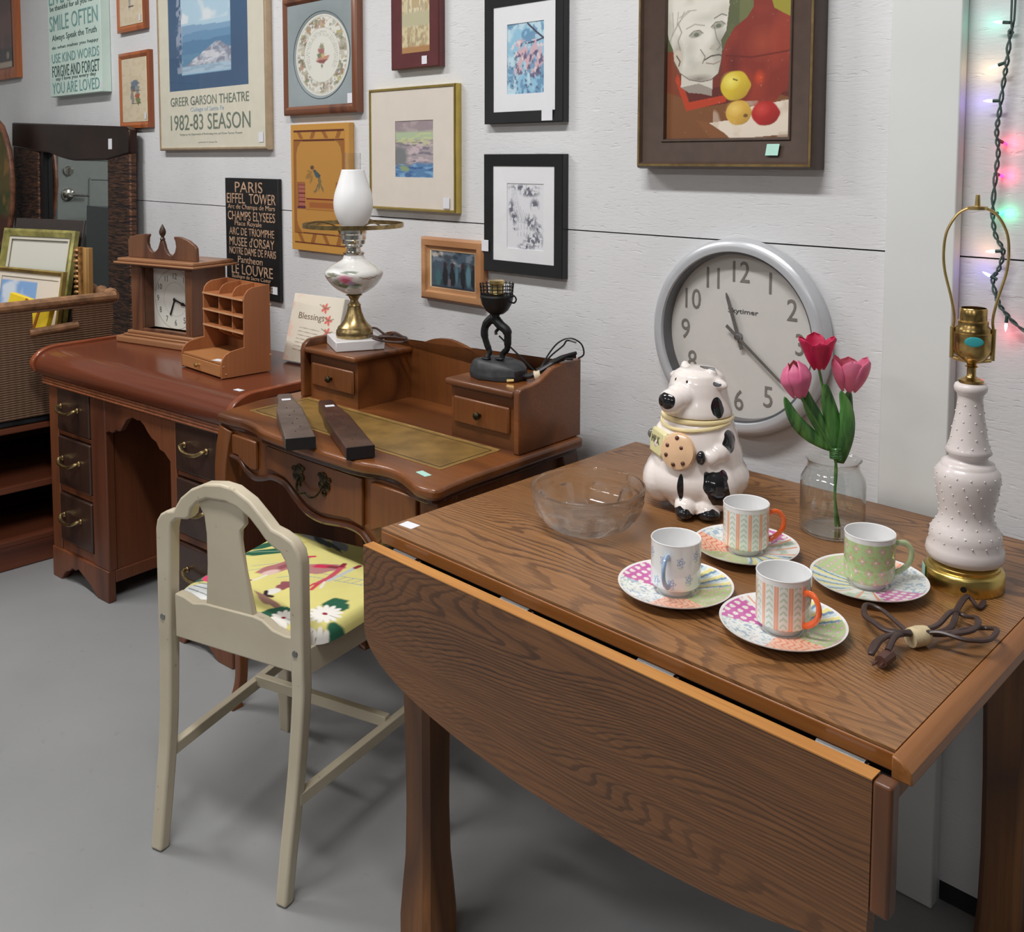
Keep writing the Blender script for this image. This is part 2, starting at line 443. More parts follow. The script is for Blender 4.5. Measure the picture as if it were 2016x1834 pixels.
c = thing('filing_cabinet', 'grey metal filing cabinet seen only in the dark framed mirror', 'cabinet', (-5.6, -.95, 0))
struct(obj('wall_right', MB().box(4.9, 4.95, -7.4, 0, 0, 3.2), plain('right_wall_paint', (190,190,188), .6, var=.02)))
struct(obj('wall_front', MB().box(-6.1, 4.95, -7.45, -7.4, 0, 3.2), plain('front_wall_paint', (176,176,174), .6, var=.02)))
CABG = plain('cabinet_grey', (120,128,128), .4, var=.03)
obj('body', MB().box(-.25, .25, -.4, .33, 0.002, 1.14), CABG, c, bevel=.004)
for k in range(3):
    d_ = obj('drawer', MB().box(.251, .262, -.37, .30, .04+k*.34, .35+k*.34), CABG, c, bevel=.003)
    obj('handle', MB().box(.263, .28, -.09, .02, .22+k*.34, .24+k*.34), STEEL, d_, bevel=.003)

# ------------------------------------------------------------------ drop leaf table
OAKTOP = laminate('oak_laminate_top', (164,116,70), (70,42,25), 112, 128, 1.7, .36, .12)
OAKLEAF = laminate('oak_laminate_leaf_shaded', (140,93,54), (54,32,20), 106, 140, 1.7, .42, .05, 3.0)  # same laminate toned down: shade on the hanging leaf put into the colour
OAKEDGE = wood('oak_edge', (158,98,46), (128,72,30), 'x', k=6, ns=3, rough=.4, fine=.4, coat=.15)
OAKEDGEL = wood('oak_edge_light', (196,136,66), (160,98,44), 'x', k=6, ns=3, rough=.4, fine=.4, coat=.1)
OAKEDGEY = wood('oak_edge_side', (160,104,56), (128,76,36), 'y', k=6, ns=3, rough=.4, fine=.4, coat=.1)
OAKLEG = wood('oak_leg', (142,92,48), (84,52,30), 'z', k=10, ns=3, rough=.45, fine=.4)
t = thing('drop_leaf_table', 'oak dining table with hanging curved drop leaf, holding teacups and cow cookie jar', 'table', (-.85, -.41, 0))
TX0, TX1, TY0, TY1, TZ = -.46, .445, -.368, .362, .75
m = MB(); m.box(TX0, TX1, TY0+.001, TY1, TZ-.004, TZ); obj('tabletop', m, OAKTOP, t)
m = MB(); m.box(TX0, TX1+.0, TY0, TY1, TZ-.026, TZ-.0045)
top_edge = obj('tabletop_core', m, OAKEDGE, t, bevel=.002)
m = MB(); pr_ = [(TX1+.0005, TZ), (TX1+.012, TZ-.003), (TX1+.022, TZ-.013), (TX1+.024, TZ-.026), (TX1+.0005, TZ-.026)]
m.prism(pr_, TY0-.012, TY1, 'y'); obj('edge_moulding', m, OAKEDGEY, t, bevel=.002)
def leaf_z(x):  # x from -1..1 : lower outline of the leaf
    return .735-(.15+.118*math.sqrt(max(0, 1-x*x*.97)))
pts = []
LX0, LX1 = -.453, .461
N_ = 48
low = []
for i in range(N_+1):
    a = PI*i/N_; x = -math.cos(a); zz = .600-.119*math.sin(a)**.8
    low.append(((LX0+LX1)/2+x*(LX1-LX0)/2, zz))
low = [p for p in low if p[0] <= LX1-.022]+[(LX1-.022, .597-.0)]
m = MB(); m.prism([(LX0, .7335)]+low+[(LX1-.022, .7335)], TY0-.044, TY0-.024, 'y'); m.mi = 0
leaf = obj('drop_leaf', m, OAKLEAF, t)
m = MB(); m.box(LX0+.001, LX1-.022, TY0-.0445, TY0-.0235, .7335, .7352); obj('leaf_edge_band', m, OAKEDGEL, leaf)
m = MB(); m.box(LX1-.0218, LX1, TY0-.0450, TY0-.0235, .586, .7345); obj('leaf_end_band', m, wood('oak_band', (126,74,38), (92,54,28), 'z', k=6, ns=3, rough=.4, fine=.4, coat=.15), leaf, bevel=.004, seg=3)
m = MB(); m.box(TX0+.005, LX1-.02, TY0-.0230, TY0+.02, .7165, .7175); obj('hinge_gap_shade', m, BLACK, t)  # black sheet added under the edge, stands for shade inside the gap
for hx in (-.407, -.15, .107, .36):
    m = MB(); m.tube([(hx, TY0-.013, .7275), (hx+.058, TY0-.013, .7275)], .0050, 10); m.box(hx, hx+.058, TY0-.0230, TY0-.002, .7215, .7235)
    obj('hinge', m, STEEL, t)
m = MB(); m.box(TX0+.05, TX1-.05, TY0+.05, TY0+.07, .62, .723); m.box(TX0+.05, TX1-.05, TY1-.07, TY1-.05, .62, .723)
m.box(TX0+.04, TX0+.06, TY0+.05, TY1-.05, .62, .723); m.box(TX1-.06, TX1-.04, TY0+.05, TY1-.05, .62, .723); obj('apron', m, OAKLEG, t)
for (lx, ly, sx, sy) in ((-.40, -.315, -1, -1), (.36, -.315, 1, -1), (-.40, .27, -1, 1), (.375, .27, 1, 1)):
    m = MB(); prof = [(.722, .036), (.50, .035), (.38, .0325), (.25, .0315), (.16, .033), (.10, .037), (.05, .040), (.0, .040)]
    vs = []
    for (z, h) in prof:
        k = .010
        ring = [(-h+k, -h), (h-k, -h), (h, -h+k), (h, h-k), (h-k, h), (-h+k, h), (-h, h-k), (-h, -h+k)]
        vs.append([m.V((lx+p[0], ly+p[1], z)) for p in ring])
    for a, b_ in zip(vs, vs[1:]):
        for i in range(8): m.Fc([a[i], a[(i+1) % 8], b_[(i+1) % 8], b_[i]])
    m.Fc(vs[0]); m.Fc(vs[-1][::-1]); obj('leg', m, OAKLEG, t)
m = MB(); m.M = Matrix.Translation((-.435, -.325, TZ)) @ Matrix.Rotation(R(4), 4, 'Z'); m.box(-.016, .016, -.011, .011, 0, .0006)
obj('price_sticker', m, STICK, t)

# ------------------------------------------------------------------ painted chair
def chair_paint():
    m, N, L, b = newmat('cream_chair_paint'); v = mapping(N, L)
    f = noise(N, L, v, 6, 4); w = noise(N, L, v, 70, 4)
    c = ramp(N, L, f, [(.3, lin((192,180,156))), (.7, lin((206,195,172)))])
    L.new(mixc(N, L, ramp(N, L, w, [(.70, (0,0,0)), (.74, (.55,.55,.55))]), c, lin((150,122,92))), b.inputs['Base Color'])
    setp(b, Roughness=.42); bump(N, L, b, noise(N, L, mapping(N, L, (1,1,.2)), 90, 2), .15, .001); return m
CREAM = chair_paint()
ch = thing('dining_chair', 'cream painted chair with yellow flamingo print seat beside the oak table', 'chair', (-1.823, -.959, 0), R(17.2))
# rear frame: arch from seat height up
outer = [(-.008,.445),(-.008,.655),(-.004,.672),(.006,.686),(.02,.694),(.042,.699),(.050,.711),(.062,.728),(.09,.750),(.125,.766),(.168,.772),(.21,.769),(.25,.751),(.283,.724),(.303,.706),(.325,.701),(.350,.691),(.366,.673),(.372,.65),(.373,.445)]
inner = [(.335,.445),(.333,.62),(.325,.645),(.313,.661),(.292,.669),(.277,.679),(.262,.694),(.24,.713),(.208,.729),(.18,.735),(.145,.733),(.12,.722),(.103,.706),(.099,.690),(.090,.682),(.062,.678),(.050,.668),(.046,.65),(.038,.445)]
outer = [(u-(.009 if u > .17 else 0), z-.004) for u, z in outer]; inner = [(u-(.013 if u < .17 else 0), z) for u, z in inner]
outer[0] = (-.008, .442); outer[-1] = (.364, .442); inner[0] = (.335, .442); inner[-1] = (.025, .442)
m = MB(); m.prism(outer+inner, .022, .050, 'y')
for f in [f for f in m.bm.faces if all(abs(v.co.z-.442) < 1e-5 for v in f.verts)]: m.bm.faces.remove(f)
obj('back_frame', m, CREAM, ch, bevel=.005, seg=3)
m = MB(); m.prism([(.098,.735),(.104,.712),(.116,.694),(.121,.66),(.122,.6),(.117,.515),(.240,.515),(.218,.6),(.208,.66),(.209,.680),(.222,.694),(.216,.735)], .031, .043, 'y')
obj('splat', m, CREAM, ch, bevel=.003)
m = MB(); m.prism([(.035,.522),(.06,.520),(.085,.512),(.115,.518),(.24,.520),(.262,.517),(.288,.503),(.318,.499),(.335,.50),(.335,.432),(.035,.432)], .028, .050, 'y'); obj('back_rail', m, CREAM, ch, bevel=.003)
def rectsec(a, b_): return [(-a,-b_),(a,-b_),(a,b_),(-a,b_)]
for (u0, u1, hw_) in ((.0085, .014, .0165), (.3495, .336, .0145)):
    pts = [Vector((u0, .036, .442))]+catmull([(u0, .036, .43), (u0, .0355, .38), (u0+(u1-u0)*.5, .027, .24), (u0+(u1-u0)*.9, .007, .09), (u1, -.006, .0)], 5)
    n = len(pts); k_ = [1.0 if i < 3 else 1.0-.14*((i-3)/n) for i in range(n)]
    m = MB(); m.tube(pts, k_, sec=rectsec(.014, hw_), up=(0,1,0), caps=False); m.bm.verts.ensure_lookup_table(); m.bm.faces.new(m.bm.verts[-4:])
    obj('leg', m, CREAM, ch, bevel=.005, seg=3)
for u in (-.018, .392):
    m = MB(); m.tube(catmull([(u, .425, .475), (u, .425, .30), (u-.004*(1 if u < 0 else -1), .425, .12), (u+(-.010 if u < 0 else .010), .432, .03), (u+(-.014 if u < 0 else .014), .436, 0)], 5),
                     [1]*4+[.95]*4+[.9]*4+[.8]*4+[.75]*5, sec=rectsec(.018, .018), up=(0,1,0))
    obj('leg', m, CREAM, ch, bevel=.004)
    m = MB(); m.tube([(.004, .045, .452), (u, .41, .452)] if u < 0 else [(.354, .045, .452), (u, .41, .452)], 1, sec=rectsec(.026, .009), up=(0,0,1)); obj('seat_rail', m, CREAM, ch, bevel=.002)
m = MB(); m.tube([(0, .428, .452), (.375, .428, .452)], 1, sec=rectsec(.026, .009), up=(0,0,1)); obj('seat_rail', m, CREAM, ch, bevel=.002)
for (a, b_) in (((.017, .022, .19), (-.012, .41, .19)), ((.346, .022, .19), (.372, .41, .19)), ((.0, .30, .20), (.36, .30, .20))):
    m = MB(); m.tube([a, b_], 1, sec=rectsec(.012, .009), up=(0,0,1)); obj('stretcher', m, CREAM, ch, bevel=.002)
for (u, z) in ((.0075, .470), (.347, .474)):
    m = MB(); m.M = Matrix.Translation((u, .0225, z)) @ Matrix.Rotation(R(90), 4, 'X'); m.lathe([(.0065, 0), (.006, .0025), (0, .003)], 12)
    obj('screw', m, STEEL, ch)
# cushion with printed cloth, painted as a field over (u, v)
NU, NV = 230, 230
us = np.linspace(-1, 1, NU+1); vs_ = np.linspace(-1, 1, NV+1); UU, VV = np.meshgrid(us, vs_)
def sup(a): return np.sign(a)*np.abs(a)**.85
ex = 9.0; rad = (np.abs(UU)**ex+np.abs(VV)**ex)**(1/ex); mxr = np.maximum(np.abs(UU), np.abs(VV))
sc_ = np.where(rad > 1e-6, mxr/np.maximum(rad, 1e-6), 1)
XU, XV = UU*sc_, VV*sc_
halfw = .192+.020*(XV+1)/2; cx_ = .187
PX = cx_+XU*halfw*1.03; PY = .246+XV*.195
rr_ = mxr; PZ = .478+.026*np.sqrt(np.clip(1-np.clip((rr_-.90)/.10, 0, 1)**2, 0, 1))+.006*(1-rr_**2)
cv = Cv(PX, PY, (222,212,132))
cv.mott(.05, 30, 30, 4)
def leafsh(x, y, l, w, ang, col): cv.ell(x, y, l, w, col, ang, .25, .25, int(abs(x)*100))
DG, GR = (32,92,66), (96,110,112)
# left bloom, hibiscus and leaves
leafsh(.005, .155, .045, .022, 70, DG); leafsh(.02, .18, .05, .012, 80, (226,216,130))
cv.ell(.055, .085, .055, .040, (228,230,230), 30, .1, .1, 3)
for k in range(4): cv.line([(.015, .085+.014*k), (.10, .075+.022*k)], .003, (110,128,124))
cv.line([(-.01,.10),(.02,.13),(.08,.135)], .008, (70,90,84)); cv.ell(.030, .150, .030, .024, (222,62,110), 40, .1)
leafsh(.010, .335, .050, .016, 60, DG); leafsh(.035, .300, .060, .017, 35, DG); cv.line([(.0,.285),(.05,.31),(.085,.33)], .003, (150,180,150)); leafsh(.045, .365, .035, .010, 30, (214,196,110))
leafsh(.085, .415, .045, .014, -10, (186,192,190)); leafsh(.11, .405, .05, .008, -25, (76,86,84)); leafsh(.16, .405, .035, .012, -25, (140,146,146)); leafsh(.15,.395,.04,.006,-30,(80,88,86))
for (a, b_) in (((.06,.225),(.12,.275)),((.065,.20),(.12,.25)),((.20,.235),(.40,.27)),((.22,.26),(.40,.295)),((.15,.20),(.24,.29))): cv.line([a, b_], .0025, (160,168,166))
for k in range(8):
    x = .25+.018*k; cv.line([(x, .243+.17*(x-.25)), (x+.010, .268+.17*(x-.25))], .0022, (160,168,166))
PK, PK2, RD = (176,112,112), (146,80,88), (206,40,80)
cv.ell(.122, .250, .060, .024, PK, 68, .15, .25, 7); cv.ell(.132, .272, .036, .012, PK2, 72, .3, .3, 8); cv.ell(.120, .215, .020, .012, (222,190,180), 60, .4)
cv.line([(.135,.295),(.140,.318),(.150,.325)], .009, RD); cv.line([(.120,.200),(.118,.180),(.108,.165)], .007, (226,220,206)); cv.line([(.108,.167),(.100,.160)], .006, (150,30,50))
cv.ell(.198, .275, .042, .026, (182,124,122), 40, .15, .3, 9); cv.ell(.205, .292, .036, .010, RD, 25, .25, .4, 10); cv.ell(.228, .300, .022, .007, (130,52,58), 20, .3)
cv.ell(.190, .180, .022, .015, PK2, 60, .2, .3, 12); cv.ell(.184, .148, .016, .012, (228,226,220), 60, .2); cv.line([(.172,.142),(.182,.128),(.198,.130)], .009, (44,20,28))
cv.line([(.243,.215),(.248,.25),(.244,.285),(.238,.312)], .013, (200,78,98)); cv.line([(.256,.24),(.262,.28),(.266,.318)], .010, (190,196,198)); cv.line([(.236,.310),(.234,.322)], .012, (140,26,50)); cv.line([(.267,.318),(.269,.330)], .011, (140,26,50))
cv.line([(.246,.216),(.250,.190)], .009, (204,66,80)); cv.line([(.238,.214),(.236,.188)], .006, (204,66,80)); cv.line([(.252,.230),(.262,.205)], .006, (232,226,215))
cv.ell(.205, .113, .045, .009, (156,116,102), -20, .3, .3, 14)
def daisy(x, y, r_, n=13):
    for k in range(n):
        a = 2*PI*k/n+.2; cv.ell(x+math.cos(a)*r_*.55, y+math.sin(a)*r_*.55, r_*.44, r_*.17, (238,234,226), math.degrees(a), .3)
        cv.line([(x+math.cos(a+.24)*r_*.25, y+math.sin(a+.24)*r_*.25), (x+math.cos(a+.24)*r_*.85, y+math.sin(a+.24)*r_*.85)], .0012, (150,140,130))
    cv.ell(x, y, r_*.17, r_*.12, (150,40,60))
leafsh(.240, .080, .026, .016, 60, DG); leafsh(.258, .098, .016, .012, 20, DG); leafsh(.325, .165, .026, .018, 70, DG); leafsh(.345, .160, .022, .016, 10, DG); leafsh(.388, .095, .022, .018, 80, DG); leafsh(.400, .078, .022, .016, 30, (28,76,58))
daisy(.276, .074, .030); daisy(.338, .122, .036); daisy(.378, .052, .034); daisy(.350, .045, .026); daisy(.398, .012, .026)
me = bpy.data.meshes.new('cushion'); co = np.stack([PX, PY, PZ], -1).reshape(-1, 3)
i = (np.arange(NU)[None, :]+np.arange(NV)[:, None]*(NU+1)).ravel(); fa = np.stack([i, i+1, i+NU+2, i+NU+1], 1)
me.from_pydata(co.tolist(), [], fa.tolist()); me.materials.append(FABRIC); setcol(me, cv.C.reshape(-1, 3)); me.polygons.foreach_set('use_smooth', [True]*len(fa))
o = bpy.data.objects.new('cushion', me); COL.objects.link(o); o.parent = ch

# ------------------------------------------------------------------ kneehole desk (left)
DW = wood('walnut_veneer', (122,70,42), (82,44,28), 'z', k=5, ns=2, rough=.42, fine=.35, coat=.1)
DWX = wood('walnut_veneer_top', (112,58,38), (80,42,30), 'x', k=5, ns=1.6, rough=.26, fine=.3, coat=.3)
DFRONT = wood('dark_drawer_veneer', (62,42,34), (38,26,23), 'z', k=6, ns=3, rough=.33, fine=.25, coat=.2)
REED = plain('reeded_moulding', (136,80,52), .35, var=.15, vs=50)
d = thing('kneehole_desk', 'brown rolled edge kneehole desk with dark drawer fronts and brass pulls', 'desk', (-3.30, -.616, 0), R(6.5))
DWD = .985
m = MB()
for (a, b_) in ((0, .35), (.70, DWD)):
    m.box(a+.006, b_-.006, .02, .46, .10, .655)
m.box(.35, .70, .43, .455, .12, .655); obj('carcass', m, DW, d)
for S_, (a, b_) in ((((0, .058), (.262, .35)), (.058, .262)), (((.70, .732), (.935, DWD)), (.732, .935))):
    m = MB()
    for (p, q) in S_: m.box(p, q, 0, .03, .10, .652)
    for (z0, z1) in ((.10, .135), (.300, .324), (.49, .505)): m.box(a, b_, .004, .03, z0, z1)
    obj('face_frame', m, DW, d, bevel=.004)
for a, b_ in ((0, .35), (.70, DWD)):
    w_ = b_-a
    sk = [(0,0),(.055,0),(.068,.02),(.085,.034),(.105,.04),(.125,.056),(.145,.052),(.165,.062),(w_*.55,.05),(w_-.11,.03),(w_-.075,.006),(w_-.065,0),(w_,0),(w_,.102),(0,.102)]
    m = MB(); m.prism([(a+x, z) for x, z in sk], -.004, .022, 'y'); m.box(a+.0, a+.02, .022, .45, .06, .1); m.box(b_-.02, b_, .022, .45, .06, .1)
    m.box(a, a+.045, .40, .45, 0, .06); m.box(b_-.045, b_, .40, .45, 0, .06)
    obj('bracket_foot', m, DW, d, bevel=.003)
arch = [(.35,.655),(.35,.545),(.368,.553),(.388,.551),(.408,.565),(.43,.563),(.447,.582),(.468,.606),(.50,.620),(.528,.615),(.545,.617),(.566,.606),(.585,.588),(.605,.574),(.628,.567),(.645,.548),(.668,.544),(.70,.522),(.70,.655)]
m = MB(); m.prism(arch, .002, .022, 'y'); obj('kneehole_apron', m, DW, d, bevel=.002)
rollz = .76; rp = [(-.022,.682)]
for k in range(9):
    a = PI/2*k/8; rp.append((.055-.080*math.cos(a)-.0, .688+.072*math.sin(a)))
prof = [(-.018,.682),(-.026,.70),(-.026,.712)]+[(.05-.076*math.cos(PI/2*k/8), .712+.048*math.sin(PI/2*k/8)) for k in range(1, 9)]+[(.47,.76),(.47,.682)]
m = MB(); m.prism(prof, -.03, DWD+.03, 'x'); obj('desk_top', m, DWX, d, ang=50)
m = MB()
for zz in (.656, .665, .674): m.tube([(-.012, -.010, zz), (DWD+.012, -.010, zz)], .0052, 8)
m.box(-.012, DWD+.012, -.008, .03, .65, .682); obj('reeded_moulding', m, REED, d)
for u in (-.05, DWD+.03):
    m = MB(); pf = [(-.03,.69),(-.038,.712)]+[(.05-.088*math.cos(PI/2*k/8), .712+.058*math.sin(PI/2*k/8)) for k in range(1, 9)]+[(.47,.77),(.47,.745),(.06,.742),(.0,.71),(-.01,.69)]
    m.prism(pf, u, u+.022, 'x'); obj('side_moulding', m, plain('desk_side_band', (140,72,42), .3, coat=.3, var=.12, vs=20), d, bevel=.004)
def bail(parent, x, y, z, w, mat):
    m = MB(); m.tube(catmull([(x-w, y, z), (x-w, y-.014, z), (x-w*.6, y-.022, z-.010), (x, y-.024, z-.013), (x+w*.6, y-.022, z-.010), (x+w, y-.014, z), (x+w, y, z)], 5), .0055, 8)
    m.ell((x-w, y-.001, z), (.009, .004, .009), 10, 6); m.ell((x+w, y-.001, z), (.009, .004, .009), 10, 6)
    return obj('handle', m, mat, parent)
for (a, b_) in ((.061, .259), (.735, .932)):
    for (z0, z1) in ((.139, .297), (.327, .487), (.509, .65)):
        m = MB(); m.box(a, b_, -.004, .02, z0, z1); dd = obj('drawer', m, DFRONT, d, bevel=.004)
        bail(dd, (a+b_)/2-(.02 if a < .5 else .0), -.005, (z0+z1)/2+.01, .052, OLDBRASS)
m = MB(); m.M = Matrix.Translation((.955, .055, .7605)); m.box(-.015, .015, -.008, .008, 0, .0006); obj('price_sticker', m, STICK, d)

# ------------------------------------------------------------------ writing desk with hutch
MH = wood('mahogany', (126,74,36), (84,46,22), 'x', k=5, ns=2.2, rough=.34, fine=.3, coat=.22)
MHZ = wood('mahogany_panel', (120,70,34), (80,44,22), 'z', k=5, ns=2.2, rough=.36, fine=.3, coat=.15)
MHD = wood('mahogany_edge', (86,46,26), (54,30,18), 'x', k=5, ns=2.2, rough=.25, fine=.3, coat=.4)
LEATH = plain('tooled_leather', (136,106,56), .36, var=.2, vs=14, bs=.1, bsc=400)
GOLDL = plain('gold_tooling', (176,142,84), .4, .3, var=.2)
w = thing('writing_desk', 'serpentine mahogany writing desk with leather inset and small drawer hutch', 'desk', (-2.17, -.617, 0), R(2.5))
top = [(-.015,.003),(.04,.004),(.09,.010),(.15,.004),(.20,-.010),(.27,-.014),(.39,-.016),(.50,-.014),(.56,-.008),(.61,.006),(.66,.006),(.71,-.010),(.75,-.026),(.785,-.026),(.803,-.012),(.798,.03),(.793,.10),(.793,.455),(-.045,.455),(-.052,.25),(-.055,.16),(-.035,.08)]
tp = catmull([(p[0], p[1], 0) for p in top[:17]], 4)
tp2 = [(p.x, p.y) for p in tp]+top[17:]
m = MB(); m.prism(tp2, .735, .76, 'z'); obj('desktop', m, MH, w, bevel=.008, seg=3)
m = MB(); inn = [(-.010+p[0]*.98+.01, p[1]*.96+.012) for p in tp2]; m.prism([(x, y) for x, y in inn], .722, .7348, 'z'); obj('underedge', m, MHD, w, bevel=.003)
m = MB(); m.box(.03, .722, .072, .245, .7601, .7608); obj('leather_inset', m, LEATH, w)
m = MB()
for (a, b_, c, e) in ((.03,.722,.070,.0725),(.03,.722,.2445,.252),(.0285,.031,.07,.252),(.7205,.723,.07,.252)): m.box(a, b_, c, e, .7601, .7612)
obj('gilt_border', m, GOLDL, w)
m = MB()
for (a, b_, c, e) in ((.042,.710,.080,.0815),(.042,.710,.2345,.236),(.042,.0435,.08,.236),(.7085,.710,.08,.236)): m.box(a, b_, c, e, .7609, .7612)
obj('tooled_line', m, BLACK, w)
# serpentine apron
def apy(u): return .018+.010*math.sin((u-.05)*2*PI/.45)*(1 if u < .3 else .0)
low = catmull([(.03,.655,0),(.07,.654,0),(.10,.632,0),(.14,.622,0),(.18,.630,0),(.215,.640,0),(.26,.636,0),(.30,.612,0),(.345,.590,0),(.40,.584,0),(.46,.592,0),(.50,.596,0),(.54,.592,0),(.58,.570,0),(.62,.600,0),(.66,.606,0),(.70,.598,0),(.74,.600,0)], 4)
m = MB(); m.prism([(.03,.724)]+[(p.x, p.y) for p in low]+[(.74,.724)], .018, .036, 'y'); obj('apron', m, MHZ, w)
m = MB(); m.tube([(p.x, .014, p.y+.004) for p in low], .0075, 8); obj('apron_lip', m, MHD, w)
m = MB(); m.box(.015, .035, .04, .44, .60, .722); m.box(.742, .762, .04, .44, .60, .722); m.box(.03, .74, .42, .44, .60, .722); obj('side_apron', m, MHZ, w)
def pan(pts, nm): 
    m = MB(); m.prism(pts, .008, .0182, 'y'); return obj(nm, m, MHZ, w, bevel=.003)
pan([(.045,.716),(.148,.716),(.148,.648),(.125,.645),(.10,.652),(.07,.668),(.045,.668)], 'end_panel')
pan([(.572,.716),(.715,.716),(.715,.634),(.68,.630),(.64,.632),(.60,.624),(.572,.610)], 'end_panel')
ctr = [(.19,.716),(.545,.716),(.545,.612),(.50,.618),(.45,.612),(.40,.606),(.35,.614),(.31,.634),(.27,.656),(.22,.662),(.19,.66)]
dd = pan(ctr, 'drawer')
BRZ = plain('dark_bronze', (70,62,44), .4, .9, var=.4, vs=120, bs=.3, bsc=250)
m = MB()
for sx in (-1, 1):
    for (a, z, r_) in ((.034,.690,.014),(.044,.672,.012),(.028,.672,.010),(.036,.655,.008),(.050,.688,.007),(.024,.694,.006)):
        m.ell((.370+sx*a*1.3, .006, z), (r_, .003, r_*.9), 10, 6)
m.tube(catmull([(.326,.004,.672),(.332,-.006,.652),(.350,-.009,.643),(.370,-.008,.648),(.390,-.009,.643),(.408,-.006,.652),(.414,.004,.672)], 5), .0028, 6)
obj('handle', m, BRZ, dd)
for (u, v, su, sv) in ((.015,.035,-1,-1),(.752,.035,1,-1),(.025,.43,-1,1),(.745,.43,1,1)):
    P = catmull([(u, v, .722), (u+su*.010, v+sv*.008, .66), (u+su*.014, v+sv*.012, .58), (u+su*.004, v+sv*.006, .40), (u-su*.008, v, .20), (u-su*.012+su*.002, v, .08), (u-su*.002, v+sv*.010, .02), (u+su*.004, v+sv*.014, 0)], 5)
    n = len(P); rad_ = [.030-.004*i/n*4 if i < n*.3 else max(.013, .0255-.022*(i/n-.3)/.5) for i in range(n)]
    for k in range(1, 5): rad_[-k] = .019
    m = MB(); m.tube(P, rad_, sec=[(-.9,-.9),(.9,-.9),(1,0),(.9,.9),(-.9,.9),(-1,0)], up=(0,1,0)); obj('leg', m, MHZ, w, bevel=.003)
# hutch
def box_top(u0, u1, nm):
    m = MB(); m.box(u0, u1, .262, .4415, .7602, .880); b0 = obj('drawer_box', m, MH, w)
    m = MB(); m.box(u0-.008, u1+.008, .245, .4415, .8805, .896); obj('box_top', m, MH, w, bevel=.006, seg=3)
    m = MB(); m.box(u0+.012, u1-.012, .254, .2618, .796, .856); q = obj('small_drawer', m, MHZ, w, bevel=.004)
    m = MB(); m.M = Matrix.Translation(((u0+u1)/2, .254, .825)) @ Matrix.Rotation(R(90), 4, 'X'); m.lathe([(.004,0),(.004,.006),(.009,.010),(.009,.014),(.005,.018),(0,.019)], 14); obj('knob', m, BRZ, q)
box_top(.0262, .222, 'l'); box_top(.560, .7540, 'r')
for u in (.0, .763):
    e_ = [(.246,.7605),(.246,.893),(.252,.902),(.262,.904),(.29,.906),(.315,.910),(.335,.920),(.36,.932),(.39,.937),(.46,.939),(.46,.7605)] if u > .1 else [(.246,.7605),(.246,.885),(.252,.902),(.268,.913),(.30,.916),(.46,.916),(.46,.7605)]
    m = MB(); m.prism(e_, u, u+.017, 'x'); obj('end_panel', m, MH, w, bevel=.003)
bk = [(.0172,.7601)]+[(min(.7628, max(.0172, p.x)), p.y) for p in catmull([(.0,.905,0),(.06,.903,0),(.10,.912,0),(.135,.925,0),(.165,.922,0),(.195,.908,0),(.208,.910,0),(.222,.899,0),(.26,.909,0),(.31,.927,0),(.36,.932,0),(.40,.927,0),(.45,.914,0),(.50,.896,0),(.55,.880,0),(.60,.874,0),(.66,.878,0),(.72,.905,0),(.778,.930,0)], 4)]+[(.7628,.7601)]
m = MB(); m.prism(bk, .442, .4535, 'y'); obj('back_board', m, MHZ, w, bevel=.003)
m = MB(); m.M = Matrix.Translation((.715, .030, .7602)) @ Matrix.Rotation(R(-12), 4, 'Z'); m.box(-.018, .018, -.008, .008, 0, .0006); obj('price_sticker', m, MINTSTICK, w)

# ------------------------------------------------------------------ low bookcase (left)
BW = wood('bookcase_wood', (112,60,38), (76,38,26), 'y', k=5, ns=2, rough=.45, fine=.3)
BKTOP = plain('worn_black_top', (38,42,46), .4, var=.3, vs=25)
b = thing('bookcase', 'low dark red-brown open bookcase with black top under the wicker basket', 'bookcase', (-3.63, -.95, 0))
m = MB(); m.box(-.41, .19, .67, .69, .001, .468); obj('end_panel', m, BW, b, bevel=.003)
m = MB(); m.box(-.41, .19, -.85, -.83, .001, .468); obj('end_panel', m, BW, b, bevel=.003)
m = MB(); m.box(-.42, -.411, -.85, .69, .001, .468); obj('back_panel', m, BW, b)
m = MB(); m.box(-.41, .185, -.83, .67, .262, .284); obj('shelf', m, BW, b, bevel=.002)
m = MB(); m.box(-.41, .192, -.83, .67, .08, .10); m.box(.17, .192, -.83, .67, .002, .0795); obj('plinth', m, BW, b, bevel=.002)
m = MB(); m.box(-.42, .20, -.86, .70, .4685, .490); obj('top_edge', m, BW, b, bevel=.004)
m = MB(); m.box(-.42, .196, -.86, .70, .4905, .515); obj('top_panel', m, BKTOP, b, bevel=.006)

# ------------------------------------------------------------------ wicker basket and what stands in it
def wicker():
    m, N, L, b = newmat('wicker'); v = mapping(N, L, (1,1,1)); n = noise(N, L, mapping(N, L, (1,.6,1)), 9, 4)
    wv = N.new('ShaderNodeTexWave'); wv.bands_direction = 'Z'; wv.inputs['Scale'].default_value = 40; wv.inputs['Distortion'].default_value = 1.0; wv.inputs['Detail'].default_value = 2
    L.new(v, wv.inputs['Vector'])
    wy = N.new('ShaderNodeTexWave'); wy.bands_direction = 'Y'; wy.inputs['Scale'].default_value = 14; L.new(v, wy.inputs['Vector'])
    h = mth(N, L, 'MULTIPLY', wv.outputs['Fac'], mth(N, L, 'ADD', mth(N, L, 'MULTIPLY', wy.outputs['Fac'], .5), .5))
    L.new(mixc(N, L, h, mixc(N, L, n, lin((92,66,48)), lin((106,76,54))), mixc(N, L, n, lin((140,106,78)), lin((124,92,66)))), b.inputs['Base Color'])
    setp(b, Roughness=.6); bump(N, L, b, h, .9, .004); return m
